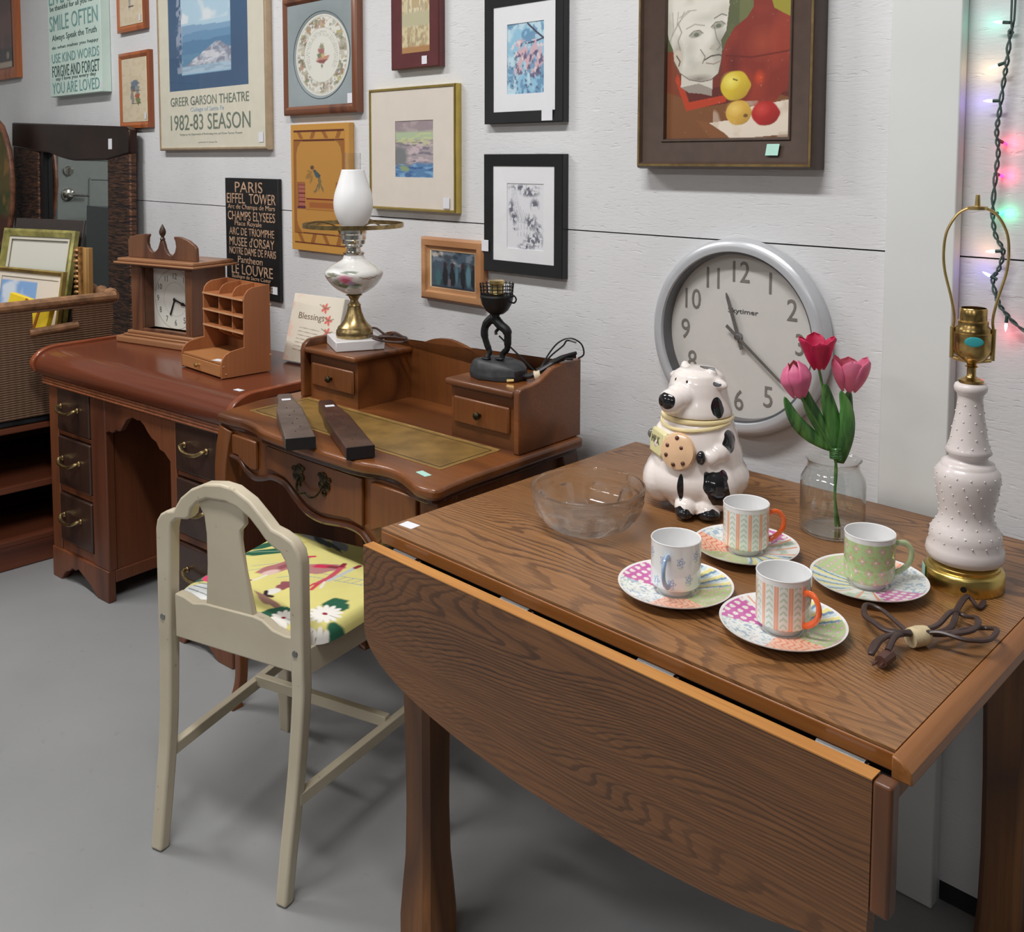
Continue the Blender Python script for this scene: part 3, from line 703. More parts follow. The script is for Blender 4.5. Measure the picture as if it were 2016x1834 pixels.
WICK = wicker(); RIMW = plain('rattan_rim', (148,108,76), .5, var=.25, vs=30, bs=.4, bsc=60)
k = thing('wicker_basket', 'large brown wicker basket on the bookcase holding framed pictures', 'basket', (-3.67, -.85, .516))
m = MB(); X1 = .245
m.prism([(-.49,.0),(.485,.0),(.505,.285),(-.50,.285)], X1-.012, X1, 'x')
m.box(X1-.012, X1, -.50, .235, .285, .375); m.box(X1-.012, X1, .37, .51, .285, .375)
m.box(X1-.012, X1, .235, .37, .355, .375)
m.prism([(-.34,0),(.235,0),(.245,.375),(-.36,.375)], .49, .505, 'y'); m.prism([(-.34,0),(.235,0),(.245,.375),(-.36,.375)], -.505, -.49, 'y')
m.box(-.36, -.348, -.49, .49, 0, .375); m.box(-.23, .235, -.49, .49, 0.001, .012)
obj('body', m, WICK, k)
m = MB(); 
def rope(p, q, r_, n=24, amp=.0):
    P = []; p = Vector(p); q = Vector(q)
    for i in range(n+1): P.append(p.lerp(q, i/n))
    m.tube(P, [r_*(1+amp*math.sin(i*1.9)) for i in range(n+1)], 10)
rope((X1-.006, -.50, .375), (X1-.006, .52, .385), .018); rope((X1-.006, .515, .385), (-.36, .52, .39), .022, 22, .3); rope((-.355, -.50, .375), (-.355, .52, .385), .02, 40, .25); rope((X1, -.50, .375), (-.36, -.50, .375), .02, 22, .25)
obj('rim', m, RIMW, k)
m = MB(); rope((X1-.004, .225, .287), (X1-.004, .385, .296), .014); obj('handle', m, RIMW, k)

def rect_frame(m, w, h, prof, x0=0, z0=0):
    """mitred frame: prof = (inset, y) pairs from the wall outside to the inner lip"""
    loops = []
    for (i, y) in prof: loops.append([m.V(p) for p in ((x0+i, y, z0+i), (x0+w-i, y, z0+i), (x0+w-i, y, z0+h-i), (x0+i, y, z0+h-i))])
    for a, b_ in zip(loops, loops[1:]):
        for q in range(4): m.Fc([a[q], a[(q+1) % 4], b_[(q+1) % 4], b_[q]])
    a, b_ = loops[0], loops[-1]
    for q in range(4): m.Fc([b_[q], b_[(q+1) % 4], a[(q+1) % 4], a[q]])
GOLDG = plain('olive_gold_frame', (168,160,92), .35, .35, var=.3, vs=20)
GOLD2 = plain('soft_gold_frame', (176,150,86), .35, .4, var=.2, vs=20)
def leaner(name, label, loc, ang, tilt, w, h, fw_, dep, fmat, matcol, win, fn, cat='picture', grp=None, nx=60, ny=60):
    t = thing(name, label, cat, loc, ang, grp); t.rotation_euler = (-R(tilt), 0, ang)
    m = MB(); rect_frame(m, w, h, [(0, dep), (0, 0), (fw_*.35, -.004), (fw_, .004), (fw_, dep)]); obj('frame', m, fmat, t)
    m = MB(); m.box(.002, w-.002, dep-.004, dep, .002, h-.002); obj('backing', m, BLACK, t)
    if matcol:
        m = MB(); rect_frame(m, w-2*fw_, h-2*fw_, [(0, .010), (0, .008), (win, .008), (win, .010)], fw_, fw_); obj('mount', m, plain('mount_'+name, matcol, .8, var=.02), t)
    paint_plane('print', w-2*fw_, h-2*fw_, nx, ny, fn, t, (fw_, dep-.005, fw_))
    return t
def f_land(c):
    c.C[:] = lin((120,126,104)); c.band(.76, 1.2, (206,204,192), .01); c.band(.30, .76, (110,124,106), .05); c.nmix(6, 8, (70,92,84), .45, .6, 4, .7, (c.Y < .74)*1.); c.nmix(5, 9, (150,176,186), .6, .7, 9, .7, (c.Y < .74)*1.)
leaner('framed_picture', 'large olive gold framed landscape picture standing in the wicker basket', (-3.955, -.626, .545), R(20), 12, .38, .595, .028, .02, GOLDG, (205,200,186), .012, f_land, grp='pictures in the basket')
def f_sky(c):
    c.C[:] = lin((220,210,196)); c.poly([(.0,0),(.62,0),(.62,.93),(0,.93)], (128,166,214)); c.nmix(5, 7, (214,222,230), .42, .6, 6, .9, ((c.X < .62) & (c.Y < .93))*1.)
leaner('framed_picture', 'gold framed watercolour of a blue sky at the front of the basket', (-3.873, -.654, .553), R(14), 10, .405, .448, .016, .016, GOLD2, (222,212,196), .018, f_sky, grp='pictures in the basket')
t = thing('dark_panel', 'thin dark board behind the olive gold picture in the basket', 'panel', (-3.966, -.590, .545), R(20), 'pictures in the basket'); t.rotation_euler = (-R(12), 0, R(20))
obj('panel', MB().box(.01, .375, .0, .010, 0, .632), plain('umber_panel', (52,44,42), .5), t, bevel=.002)
CARV = plain('carved_gilt', (176,128,74), .4, .2, var=.35, vs=60)
t = thing('carved_frame', 'ornate carved gilt frame seen edge-on at the right of the basket', 'frame', (-3.600, -.408, .55), R(10), 'pictures in the basket'); t.rotation_euler = (-R(2), -R(2), R(6))
m = MB(); m.prism([(0,0),(.042,0),(.042,.018),(.0,.018)], 0, .52, 'z')
for q in range(27): m.ell((.013, -.003, .012+q*.019), (.014, .008, .0085), 8, 6)
m.tube([(.036, -.002, .0), (.036, -.002, .52)], .006, 8); obj('moulding', m, CARV, t)
t = thing('wooden_frame', 'plain honey wood frame standing edge-on beside the carved gilt frame', 'frame', (-3.552, -.400, .55), R(10), 'pictures in the basket'); t.rotation_euler = (-R(2), -R(2), R(6))
m = MB(); m.prism([(0,.0),(.018,-.004),(.022,0),(.040,0),(.040,.018),(0,.018)], 0, .52, 'z'); obj('moulding', m, wood('honey_wood', (176,136,78), (146,104,56), 'z', fine=.3), t, bevel=.002)
t = thing('yellow_book', 'bright yellow large format book tilted against the basket front rim', 'book', (-3.663, -.685, .60), R(25)); t.rotation_euler = (-R(8), R(13), R(25))
YEL = plain('yellow_cover', (238,204,48), .45, var=.05, vs=12)
obj('cover', MB().box(0, .185, -.012, .012, 0, .335), YEL, t, bevel=.002)
m = MB()
for (x, a) in ((.06, .02), (.125, .02)): m.prism([(x, .16), (x+.010, .16), (x+.022, .34-.006), (x+.012, .34-.006)], -.0135, -.0121, 'y')
obj('stripes', m, plain('rust_stripe', (170,96,40), .5), t)

# ------------------------------------------------------------------ copper mirror and rattan picture
def copper():
    m, N, L, b = newmat('hammered_dark_copper'); n = noise(N, L, mapping(N, L, (1.2, 1, 9)), 11, 4, .8); g = noise(N, L, mapping(N, L), 3, 3)
    L.new(mixc(N, L, ramp(N, L, n, [(.42, (0,0,0)), (.62, (1,1,1))]), mixc(N, L, g, lin((44,32,30)), lin((58,44,40))), lin((112,76,56))), b.inputs['Base Color'])
    setp(b, Roughness=.42, Metallic=.55); bump(N, L, b, n, .9, .012); return m
t = thing('wall_mirror', 'large dark hammered copper framed mirror standing behind the basket', 'mirror', (-5.22, -.080, 0)); t.rotation_euler = (-R(1.2), 0, 0)
CPR = copper(); SMC = plain('smooth_dark_copper', (60,40,34), .3, .6, var=.25, vs=6)
MWI, MHE = 1.345, 1.555; IX0, IX1, IZ0 = .335, 1.125, .22
topc = catmull([(IX0, 1.428, 0), (.48, 1.420, 0), (.62, 1.400, 0), (.78, 1.385, 0), (.95, 1.388, 0), (IX1, 1.388, 0)], 6)
m = MB(); m.prism([(0,0),(MWI,0),(MWI,1.42),(IX1,1.40),(IX1,IZ0),(IX0,IZ0),(IX0,1.43),(0,1.46)], -.014, .018, 'y')
obj('frame', m, CPR, t, bevel=.008)
m = MB(); m.prism([(-.004, 1.455)]+[(p.x, p.y) for p in topc]+[(MWI+.004, 1.415), (MWI+.004, MHE-.045), (MWI-.03, MHE-.03), (0, MHE+.020)], -.018, .018, 'y'); obj('crest', m, SMC, t, bevel=.006)
m = MB(); m.box(IX0-.0, IX0+.040, -.003, .0175, IZ0, 1.43); obj('liner', m, BLACK, t)
m, N, L, bb = newmat('mirror_silver'); setp(bb, Base_Color=(.86,.88,.88), Metallic=1.0, Roughness=.01)
MIR = m
m = MB(); m.box(IX0-.02, IX1+.02, .0185, .0225, IZ0-.02, 1.47); obj('mirror_glass', m, MIR, t)
m = MB(); m.M = Matrix.Translation((IX1+.045, -.0187, 1.455)); m.box(-.018, .018, -.0006, 0, -.022, .022); obj('price_sticker', m, STICK, t)
def f_oval(c): c.C[:] = lin((96,84,44)); c.nmix(5, 6, (60,72,36), .45, .6, 3, .8); c.nmix(7, 8, (148,110,60), .6, .7, 8, .7); c.band(-.2, .25, (84,50,34), .05)
t = thing('oval_picture', 'rattan framed oval picture at the far left edge beside the copper mirror', 'picture', (-5.275, -.135, 0))
m = MB(); P = [(.25*math.cos(2*PI*q/48), 0, 1.27+.32*math.sin(2*PI*q/48)) for q in range(48)]; m.tube(P, [.013+(.003 if q % 8 == 0 else 0) for q in range(48)], 10, closed=True, up=(0,1,0)); obj('frame', m, plain('rattan', (128,84,62), .4, var=.25), t)
NR, NA = 20, 64; rr1, aa1 = np.meshgrid(np.linspace(0, 1, NR+1), np.linspace(0, 2*PI, NA+1)); XX = rr1*np.cos(aa1); ZZ = rr1*np.sin(aa1)
me = bpy.data.meshes.new('print'); co = np.stack([XX*.25, 0*XX+.004, 1.27+ZZ*.32], -1).reshape(-1, 3); i = (np.arange(NR)[None]+np.arange(NA)[:, None]*(NR+1)).ravel()
me.from_pydata(co.tolist(), [], np.stack([i, i+1, i+NR+2, i+NR+1], 1).tolist()); me.materials.append(PAINT); cv = Cv((XX+1)/2, (ZZ+1)/2, (90,80,44)); f_oval(cv); setcol(me, cv.C.reshape(-1, 3))
o = bpy.data.objects.new('print', me); COL.objects.link(o); o.parent = t
m = MB(); m.box(-.02, .02, .008, .018, .0, .97); m.box(-.15, .15, -.10, .018, 0, .02); obj('stand', m, BLACK, t)

# ------------------------------------------------------------------ mantel clock
CKW = wood('clock_walnut', (118,78,54), (80,50,38), 'z', k=5, ns=4, rough=.4, fine=.3, coat=.1)
CKX = wood('clock_walnut_trim', (164,116,80), (110,72,50), 'x', k=5, ns=4, rough=.38, fine=.3, coat=.15)
CKI = plain('clock_inner_side', (96,62,44), .5, var=.1)
t = thing('mantel_clock', 'brown wooden mantel clock with scrolled pediment on the kneehole desk', 'clock', (-3.30, -.387, .7605), R(14.1))
m = MB(); m.box(.0, .40, 0, .20, 0, .022); m.box(.02, .38, .015, .19, .022, .030); m.box(.035, .365, .02, .185, .030, .042); obj('base', m, CKX, t, bevel=.004)
m = MB(); m.box(.050, .062, .03, .18, .0421, .272); m.box(.338, .350, .03, .18, .0421, .272); m.box(.0621, .3379, .17, .18, .0421, .272)
m.box(.062, .105, .03, .042, .0421, .272); m.box(.318, .338, .03, .042, .0421, .272); m.box(.105, .318, .03, .042, .0421, .052); m.box(.105, .318, .03, .042, .262, .272)
obj('case', m, CKW, t, bevel=.002)
m = MB(); m.box(.10, .106, .042, .08, .05, .264); obj('door_lining', m, CKI, t); m = MB(); m.box(.317, .323, .042, .08, .05, .264); obj('door_lining', m, CKI, t)
m = MB(); m.box(-.005, .392, .0, .20, .272, .280); m.box(.005, .382, .01, .19, .280, .292); obj('cornice', m, CKX, t, bevel=.005, seg=3)
pd = [(.02,.2925),(.02,.352),(.03,.360),(.06,.370),(.10,.375),(.125,.376),(.128,.373),(.121,.362),(.119,.345),(.124,.330),(.135,.318),(.148,.314),(.160,.318),(.172,.328),(.180,.345),(.184,.356),(.198,.356),(.202,.345),(.208,.328),(.218,.314),(.232,.306),(.245,.308),(.256,.320),(.262,.338),(.259,.356),(.252,.368),(.255,.372),(.28,.372),(.32,.362),(.35,.346),(.358,.336),(.36,.2925)]
m = MB(); m.prism(pd, .045, .058, 'y'); obj('pediment', m, CKW, t, bevel=.002)
m = MB(); m.lathe([(.007,0),(.009,.006),(.005,.012),(.006,.016),(.010,.022),(.0115,.030),(.009,.040),(.004,.050),(.0015,.056),(0,.057)], 14, (.191,.051,.355)); obj('finial', m, plain('finial_brown', (74,50,36), .4, var=.5, vs=150), t)
def f_dial(c):
    c.C[:] = lin((214,214,206)); 
    X = (c.X-.51)*.216; Z = (c.Y-.48)*.212; r_ = np.hypot(X, Z)
    for rad_, w_, cc in ((.103,.0022,(150,150,140)),(.058,.0014,(165,165,156))): c.mix(np.clip((w_/2-np.abs(r_-rad_))/(w_*.4)+.5, 0, 1), cc)
    c.mix((r_ < .057)*.25, (226,226,218))
dl = paint_plane('dial', .212, .212, 150, 150, f_dial, t, (.1055, .079, .051))
GREYI = plain('dial_numeral', (96,96,88), .7)
ln = []
for h in range(1, 13):
    a = R(90-30*h); rx = .080; X = math.cos(a)*rx; Z = math.sin(a)*rx
    ln.append((str(h), .1055+.51*.212+X*1.08, .051+.48*.212+Z, None, .020))
lettering(ln, GREYI, t, 'numeral', y=.0788, ext=.0002)
HX, HZ = .1055+.51*.212, .051+.48*.212
m = MB(); 
m.prism([(HX-.003,HZ),(HX+.003,HZ+.001),(HX-.022,HZ-.058),(HX-.026,HZ-.052)], .0755, .0765, 'y'); m.prism([(HX,HZ-.003),(HX,HZ+.003),(HX+.085,HZ-.024),(HX+.083,HZ-.028)], .0735, .0745, 'y'); m.ell((HX+.04,.074,HZ-.013), (.010,.001,.006), 10, 6); m.ell((HX,.074,HZ), (.006,.003,.006), 12, 6)
obj('clock_hands', m, BLACK, t)

# ------------------------------------------------------------------ desk organiser
OR = wood('organiser_wood', (172,110,68), (136,80,48), 'z', k=4, ns=3, rough=.42, fine=.25); ORX = wood('organiser_wood_front', (182,124,76), (146,90,54), 'x', k=6, ns=6, rough=.42, fine=.25)
OREDGE = plain('raw_ply_edge', (206,156,114), .6, var=.08)
t = thing('desk_organizer', 'small wooden pigeonhole desk organizer with a single tray drawer', 'organizer', (-2.752, -.421, .7605), R(-.7))
sd = [(0,0.002),(0,.044),(.004,.058),(.014,.070),(.03,.077),(.074,.084),(.074,.222),(.078,.238),(.088,.250),(.103,.257),(.16,.262),(.16,.002)]
for u in (0, .243):
    m = MB(); m.prism(sd, u, u+.006, 'x'); s_ = obj('side_panel', m, OR, t, bevel=.0006)
    m = MB(); 
    for (v, z) in ((.003, .035), (.01, .012), (.155, .05), (.157, .2)): m.box(u-.0015, u, v, v+.006, z, z+.004) if u == 0 else m.box(u+.006, u+.0075, v, v+.006, z, z+.004)
    obj('tabs', m, OREDGE, s_)
for u in (.083, .163):
    m = MB(); m.prism([(.082,.112),(.082,.222),(.086,.238),(.096,.250),(.11,.256),(.154,.26),(.154,.075),(.135,.085),(.11,.095)], u, u+.005, 'x'); obj('divider', m, OR, t, bevel=.0006)
for z in (.124, .172, .222):
    m = MB(); m.box(.006, .243, .073, .154, z-.003, z+.002); sh = obj('shelf', m, OR, t); m = MB(); m.box(.002, .246, .0715, .0729, z-.003, z+.002); obj('shelf_edge', m, OREDGE, sh)
m = MB(); m.box(.006, .243, .154, .159, .002, .26); obj('back_panel', m, OR, t)
m = MB(); m.box(.006, .243, .003, .154, .042, .047); obj('tray_floor', m, ORX, t); m = MB(); m.box(.006, .243, .008, .154, .001, .004); obj('bottom', m, OR, t)
m = MB(); m.box(.0075, .2415, -.001, .006, .006, .040); m.box(.01, .24, .0061, .12, .006, .012); dd = obj('drawer', m, ORX, t, bevel=.001)
m = MB(); m.M = Matrix.Translation((.115,-.001,.024)) @ Matrix.Rotation(R(90), 4, 'X'); m.lathe([(.003,0),(.003,.005),(.007,.009),(.006,.014),(0,.016)], 14); obj('knob', m, BRASS, dd)
m = MB(); m.M = Matrix.Translation((.205,.018,.0475)) @ Matrix.Rotation(R(18), 4, 'Z'); m.box(-.02,.02,-.012,.012,0,.0006); obj('price_sticker', m, STICK, t)

# ------------------------------------------------------------------ blessing plaque
t = thing('blessing_plaque', 'cream plaque with coral flowers and script leaning on the wall behind the oil lamp', 'plaque', (-2.598, -.164, .767), R(8)); t.rotation_euler = (-R(15), 0, R(8))
m = MB(); m.box(0, .225, .0006, .022, 0, .212); obj('board', m, plain('cream_board', (222,216,202), .6, var=.03), t, bevel=.002)
def f_bless(c):
    c.C[:] = lin((232,224,206)); c.nmix(7, 9, (236,196,180), .5, .62, 3, .8, np.clip(1-c.X*4, 0, 1)); c.nmix(7, 9, (238,206,190), .5, .6, 3, .6, np.clip(1-c.Y*5, 0, 1))
    for (x, y) in ((.66,.83),(.76,.66),(.78,.48),(.72,.36)):
        for q in range(5): c.ell(x+.045*math.cos(q*1.26), y+.045*math.sin(q*1.26), .035, .022, (226,120,108), math.degrees(q*1.26), .4)
        c.ell(x, y, .018, .018, (196,70,64)); c.line([(x-.12, y+.05), (x, y), (x+.1, y+.03)], .012, (120,130,104))
    for q in range(7):
        y = .50-.055*q; c.line([(.22-.01*q, y+.01), (.62-.02*q, y-.01)], .012, (150,140,124), .75)
paint_plane('print', .223, .21, 120, 120, f_bless, t, (.001, 0, .001))
lettering([('Blessings', .095, .142, .115, .026)], plain('taupe_ink', (136,116,100), .8), t, ext=.0003)

# ------------------------------------------------------------------ wooden paddles
PD1 = plain('grey_brown_wood', (98,84,76), .45, var=.18, vs=18); PD2 = plain('dark_brown_wood', (72,48,40), .35, var=.25, vs=22, coat=.1); PEND = plain('black_end_grain', (26,24,26), .5)
def paddle(label, p, q, hw0, hw1, mt):
    p = Vector(p); q = Vector(q); a = math.atan2(q.y-p.y, q.x-p.x); Ln = (q-p).length
    t = thing('tapered_paddle', label, 'wooden block', (p.x, p.y, .7620), a, 'wooden paddles on the writing desk')
    o_ = [(0,-hw0*.8),(.015,-hw0),(Ln*.14,-hw0*1.02),(Ln*.20,-hw0*1.15),(Ln*.30,-hw1*.86),(Ln*.36,-hw1*.96),(Ln*.6,-hw1),(Ln,-hw1*1.02)]
    o_ = o_+[(x, -y) for x, y in o_[::-1]]
    m = MB(); m.prism(o_, 0, .026, 'z'); bd = obj('body', m, mt, t, bevel=.003)
    m = MB(); m.box(Ln+.0002, Ln+.003, -hw1, hw1, .0, .0262); obj('end_cap', m, PEND, t)
    m = MB()
    for k_ in range(7): m.ell((Ln*(.36+.085*k_), (.008 if k_ % 2 else -.006), .0262), (.004, .002, .0006), 8, 4)
    obj('dimples', m, PEND, t)
    m = MB(); m.box(Ln*.14, Ln*.14+.016, -.011, .011, .0262, .0268); obj('price_sticker', m, STICK, t)
paddle('grey-brown tapered wooden paddle, left one on the leather desk inset', (-2.138,-.449,0), (-1.768,-.641,0), .019, .032, PD1)
paddle('dark brown tapered wooden paddle, right one on the leather desk inset', (-2.010,-.411,0), (-1.624,-.588,0), .019, .030, PD2)

# ------------------------------------------------------------------ converted oil lamp
MARB = plain('white_marble', (224,222,222), .3, var=.07, vs=12, coat=.2); 
t = thing('oil_lamp', 'converted oil lamp with white chimney shade and painted rose font on marble base', 'lamp', (-2.072, -.272, .8965), R(-25))
m = MB(); m.box(-.068, .068, -.062, .066, 0, .026); obj('marble_base', m, MARB, t, bevel=.002)
m = MB(); m.lathe([(.047,.0262),(.049,.030),(.048,.044),(.045,.048),(.044,.053),(.036,.060),(.028,.072),(.020,.092),(.0165,.108),(.018,.110),(.0165,.113),(.012,.118),(.010,.124),(.016,.134),(.022,.138),(.020,.1395)], 40); obj('brass_foot', m, OLDBRASS, t)
NA, NZ = 128, 60; pf = catmull([(.018,.140,0),(.032,.145,0),(.052,.158,0),(.068,.176,0),(.0765,.192,0),(.0745,.203,0),(.062,.214,0),(.045,.224,0),(.031,.232,0),(.027,.240,0),(.026,.246,0)], 6)
def lathe_painted(name, pf, NA, fn, parent, mat, c=(0,0,0), wob=None):
    Rr = np.array([p[0] for p in pf]); Zz = np.array([p[1] for p in pf]); th = np.linspace(0, 2*PI, NA, endpoint=False); T, RR = np.meshgrid(th, Rr); _, ZM = np.meshgrid(th, Zz)
    S = np.cumsum(np.r_[0, np.hypot(np.diff(Rr), np.diff(Zz))]); ns_ = max(len(Rr), int(S[-1]/.0009)); Si = np.linspace(0, S[-1], ns_); Rr = np.interp(Si, S, Rr); Zz = np.interp(Si, S, Zz); S = Si; T, RR = np.meshgrid(th, Rr); _, ZM = np.meshgrid(th, Zz); _, SM = np.meshgrid(th, S)
    me = bpy.data.meshes.new(name); co = np.stack([RR*np.cos(T)+c[0], RR*np.sin(T)+c[1], ZM+c[2]], -1).reshape(-1, 3); n = len(Rr); fa = []
    for j in range(n-1):
        for i in range(NA): k_ = (i+1) % NA; fa.append((j*NA+i, j*NA+k_, (j+1)*NA+k_, (j+1)*NA+i))
    me.from_pydata(co.tolist(), [], fa); me.materials.append(mat); me.polygons.foreach_set('use_smooth', [True]*len(fa))
    C = fn(T, SM, RR, ZM); setcol(me, C.reshape(-1, 3)); me.set_sharp_from_angle(angle=R(50))
    o = bpy.data.objects.new(name, me); COL.objects.link(o); o.parent = parent; return o
def f_font(T, S, Rr, Z):
    TT = np.mod(T+PI, 2*PI)-PI; c = Cv(np.degrees(TT), Z*1000, (236,234,230)); a0 = -30
    for (x, y, rx, ry, col) in ((a0-14,176,16,10,(150,160,136)),(a0+16,170,18,7,(120,140,112)),(a0-26,198,14,5,(140,140,120)),(a0+10,204,16,4,(150,158,144)),(a0,186,15,11,(224,150,170)),(a0+2,184,9,7,(206,96,124)),(a0+12,176,8,5,(190,160,196)),(a0-8,168,12,5,(104,130,92))): c.ell(x, y, rx, ry, col, 0, .5, .3, int(y))
    for s_ in (-1, 1): c.line([(a0+s_*30,192),(a0+s_*50,186),(a0+s_*70,194)], 2.2, (150,120,84)); c.line([(a0+s_*34,186),(a0+s_*52,192),(a0+s_*66,188)], 1.6, (140,108,76))
    return c.C
lathe_painted('painted_font', pf, NA, f_font, t, PAINTG)
m = MB(); m.lathe([(.028,.246),(.029,.250),(.019,.254),(.018,.262),(.024,.266),(.0245,.270),(.030,.274),(.031,.284),(.033,.286),(.033,.298),(.035,.300),(.035,.312),(.036,.316),(.034,.318)], 32); obj('burner', m, CHROME, t)
m = MB(); m.tube([(.03,-.0,.278),(-.055+.105,-.02,.280),(.062,-.025,.278)], .002, 6); m.M = Matrix.Translation((-.052,-.0,.282)); m.lathe([(.002,-.006),(.012,-.003),(.013,.0),(.012,.003),(.002,.006)], 10); m.M = None; m.tube([(-.03,0,.28),(-.05,0,.282)], .002, 6); obj('wick_key', m, OLDBRASS, t)
m = MB(); P = [(.130*math.cos(2*PI*q/64), .130*math.sin(2*PI*q/64), .323) for q in range(64)]; m.tube(P, 1, closed=True, sec=rectsec(.0055, .0018), up=(0,0,1)); ring = obj('shade_ring', m, OLDBRASS, t)
for q in range(3):
    m = MB(); a = 2*PI*q/3+.4; ca, sa = math.cos(a), math.sin(a); m.tube(catmull([(.034*ca,.034*sa,.30),(.050*ca,.050*sa,.322),(.09*ca,.09*sa,.333),(.128*ca,.128*sa,.324)], 5), .0022, 6); obj('ring_arm', m, OLDBRASS, ring)
mm, N, L, bb = newmat('opal_glass'); setp(bb, Base_Color=lin((240,240,240)), Roughness=.35); bb.inputs['Subsurface Weight'].default_value = .25; bb.inputs['Subsurface Radius'].default_value = (.02,.02,.02)
OPAL = mm
m = MB(); m.lathe([(p.x, p.y) for p in catmull([(.028,.318,0),(.036,.328,0),(.046,.350,0),(.0505,.375,0),(.048,.402,0),(.039,.432,0),(.032,.455,0),(.0285,.468,0)], 5)], 40, cap=False); obj('chimney_shade', m, OPAL, t, solid=.002)
m = MB(); m.lathe([(.0215,.40),(.0205,.468),(.0205,.512)], 32, cap=False); obj('chimney_glass', m, thinglass('clear_chimney', (.96,.96,.96), 1.5), t)
CORDB = plain('brown_cord', (72,50,44), .45, var=.15)
m = MB(); m.tube(catmull([(.045,.03,.034),(.07,.06,.03),(.09,.03,.035),(.12,.06,.03),(.14,.10,.03),(.11,.11,.036),(.09,.07,.040),(.12,.04,.044),(.15,.07,.046),(.155,.10,.04),(.12,.08,.05),(.07,.075,.032)], 6), .0032, 8)
m.tube(catmull([(-.045,.03,.034),(-.07,.05,.032),(-.05,.068,.036),(.02,.072,.034),(.07,.075,.034)], 6), .0032, 8); obj('power_cord', m, CORDB, t)

# ------------------------------------------------------------------ black iron figure lamp
t = thing('figural_lamp', 'small black cast lamp of striding legs holding a bowl socket on stone base', 'lamp', (-1.545, -.262, .8965), R(12))
m = MB(); bs_ = [(-.062,.0),(-.056,-.030),(-.02,-.050),(.03,-.046),(.066,-.028),(.078,.004),(.062,.034),(.015,.046),(-.04,.036)]
vs = []
for (z, s_) in ((0,.96),(.010,1),(.012,.985),(.024,.97),(.034,.88),(.040,.76)): vs.append([m.V((p[0]*s_, p[1]*s_, z+(.0 if z < .03 else .004*math.sin(i)))) for i, p in enumerate(bs_)])
for a, b_ in zip(vs, vs[1:]):
    for i in range(9): m.Fc([a[i], a[(i+1) % 9], b_[(i+1) % 9], b_[i]])
m.Fc(vs[0]); m.Fc(vs[-1]); obj('stone_base', m, plain('dark_slate', (52,53,56), .5, var=.25, vs=60, bs=.4, bsc=90), t, bevel=.002)
m = MB()
m.tube(catmull([(-.010,0,.137),(-.026,-.004,.120),(-.030,-.006,.098),(-.022,-.006,.072),(-.015,-.006,.058),(-.018,-.010,.048),(-.012,-.016,.0435)], 5), [.010]*6+[.009]*6+[.0075]*6+[.006]*6+[.006]*7, 10)
m.tube(catmull([(-.006,0,.136),(.008,0,.122),(.026,.002,.108),(.027,.004,.086),(.024,.006,.066),(.014,.006,.056),(.012,.004,.0435)], 5), [.011]*6+[.0105]*6+[.0085]*6+[.007]*6+[.0065]*7, 10)
m.ell((-.008,0,.133), (.016,.011,.012), 14, 8); m.ell((-.018,-.018,.0445), (.012,.008,.004), 10, 6); m.ell((.010,-.004,.0445), (.013,.008,.004), 10, 6); m.tube([(.004,.002,.112),(-.004,.002,.104),(-.002,0,.098)], .004, 6)
m.tube([(-.004,0,.14),(-.002,0,.15)], .010, 8)
obj('figure', m, IRON, t)
m = MB(); m.lathe([(.006,.144),(.016,.146),(.026,.154),(.034,.168),(.0375,.182),(.039,.186),(.0375,.190),(.034,.184),(.026,.168),(.0,.162)], 32)
m.tube(catmull([(.036,.0,.186),(.046,.0,.190),(.052,0,.182),(.046,0,.174),(.034,0,.176)], 4), .002, 6); obj('bowl', m, IRON, t)
m = MB()
for q in range(20):
    a = 2*PI*q/20; m.tube([(.036*math.cos(a), .036*math.sin(a), .190), (.0385*math.cos(a), .0385*math.sin(a), .216)], .0011, 5)
for z, r_ in ((.196,.0366),(.204,.0374),(.212,.0382)): m.tube([(r_*math.cos(2*PI*q/40), r_*math.sin(2*PI*q/40), z) for q in range(40)], .0011, 5, closed=True)
obj('wire_basket', m, IRON, t)
m = MB(); m.lathe([(.004,.162),(.015,.166),(.017,.190),(.018,.192),(.016,.196),(.016,.212),(.0175,.214),(.0175,.222),(.0,.223)], 24); obj('socket', m, BRASS, t)
CBK = plain('black_cord', (30,30,32), .4)
m = MB(); m.tube(catmull([(.005,.002,.095),(.035,.006,.070),(.066,.010,.045),(.092,.018,.020),(.10,.02,.018)], 5), .0022, 6)
m.tube(catmull([(.105,.02,.030),(.118,.035,.062),(.134,.05,.086),(.158,.06,.096),(.180,.07,.084),(.184,.075,.060),(.172,.07,.050)], 6), .0020, 6)
m.tube(catmull([(.108,.02,.034),(.124,.035,.058),(.142,.055,.078),(.150,.06,.090),(.170,.066,.086)], 6), .0020, 6)
m.tube(catmull([(.06,.0,.010),(.09,.0,.014),(.115,.02,.030),(.14,.05,.050),(.165,.072,.056)], 5), .0065, 8); m.tube(catmull([(.10,.01,.026),(.125,.03,.040),(.15,.05,.056),(.168,.07,.062)], 5), .0040, 8); m.tube(catmull([(.10,.02,.022),(.13,.04,.048),(.165,.06,.050)], 5), .0035, 8)
cd_ = obj('power_cord', m, CBK, t)
m = MB(); m.tube([(.098,.006,.012),(.110,.012,.016)], .013, 12); obj('cord_tie', m, plain('cream_tie', (206,190,162), .7, var=.1), cd_)
m = MB(); m.tube([(.05,-.035,.004),(.064,-.028,.006)], .004, 8); obj('plug', m, BRASS, cd_)

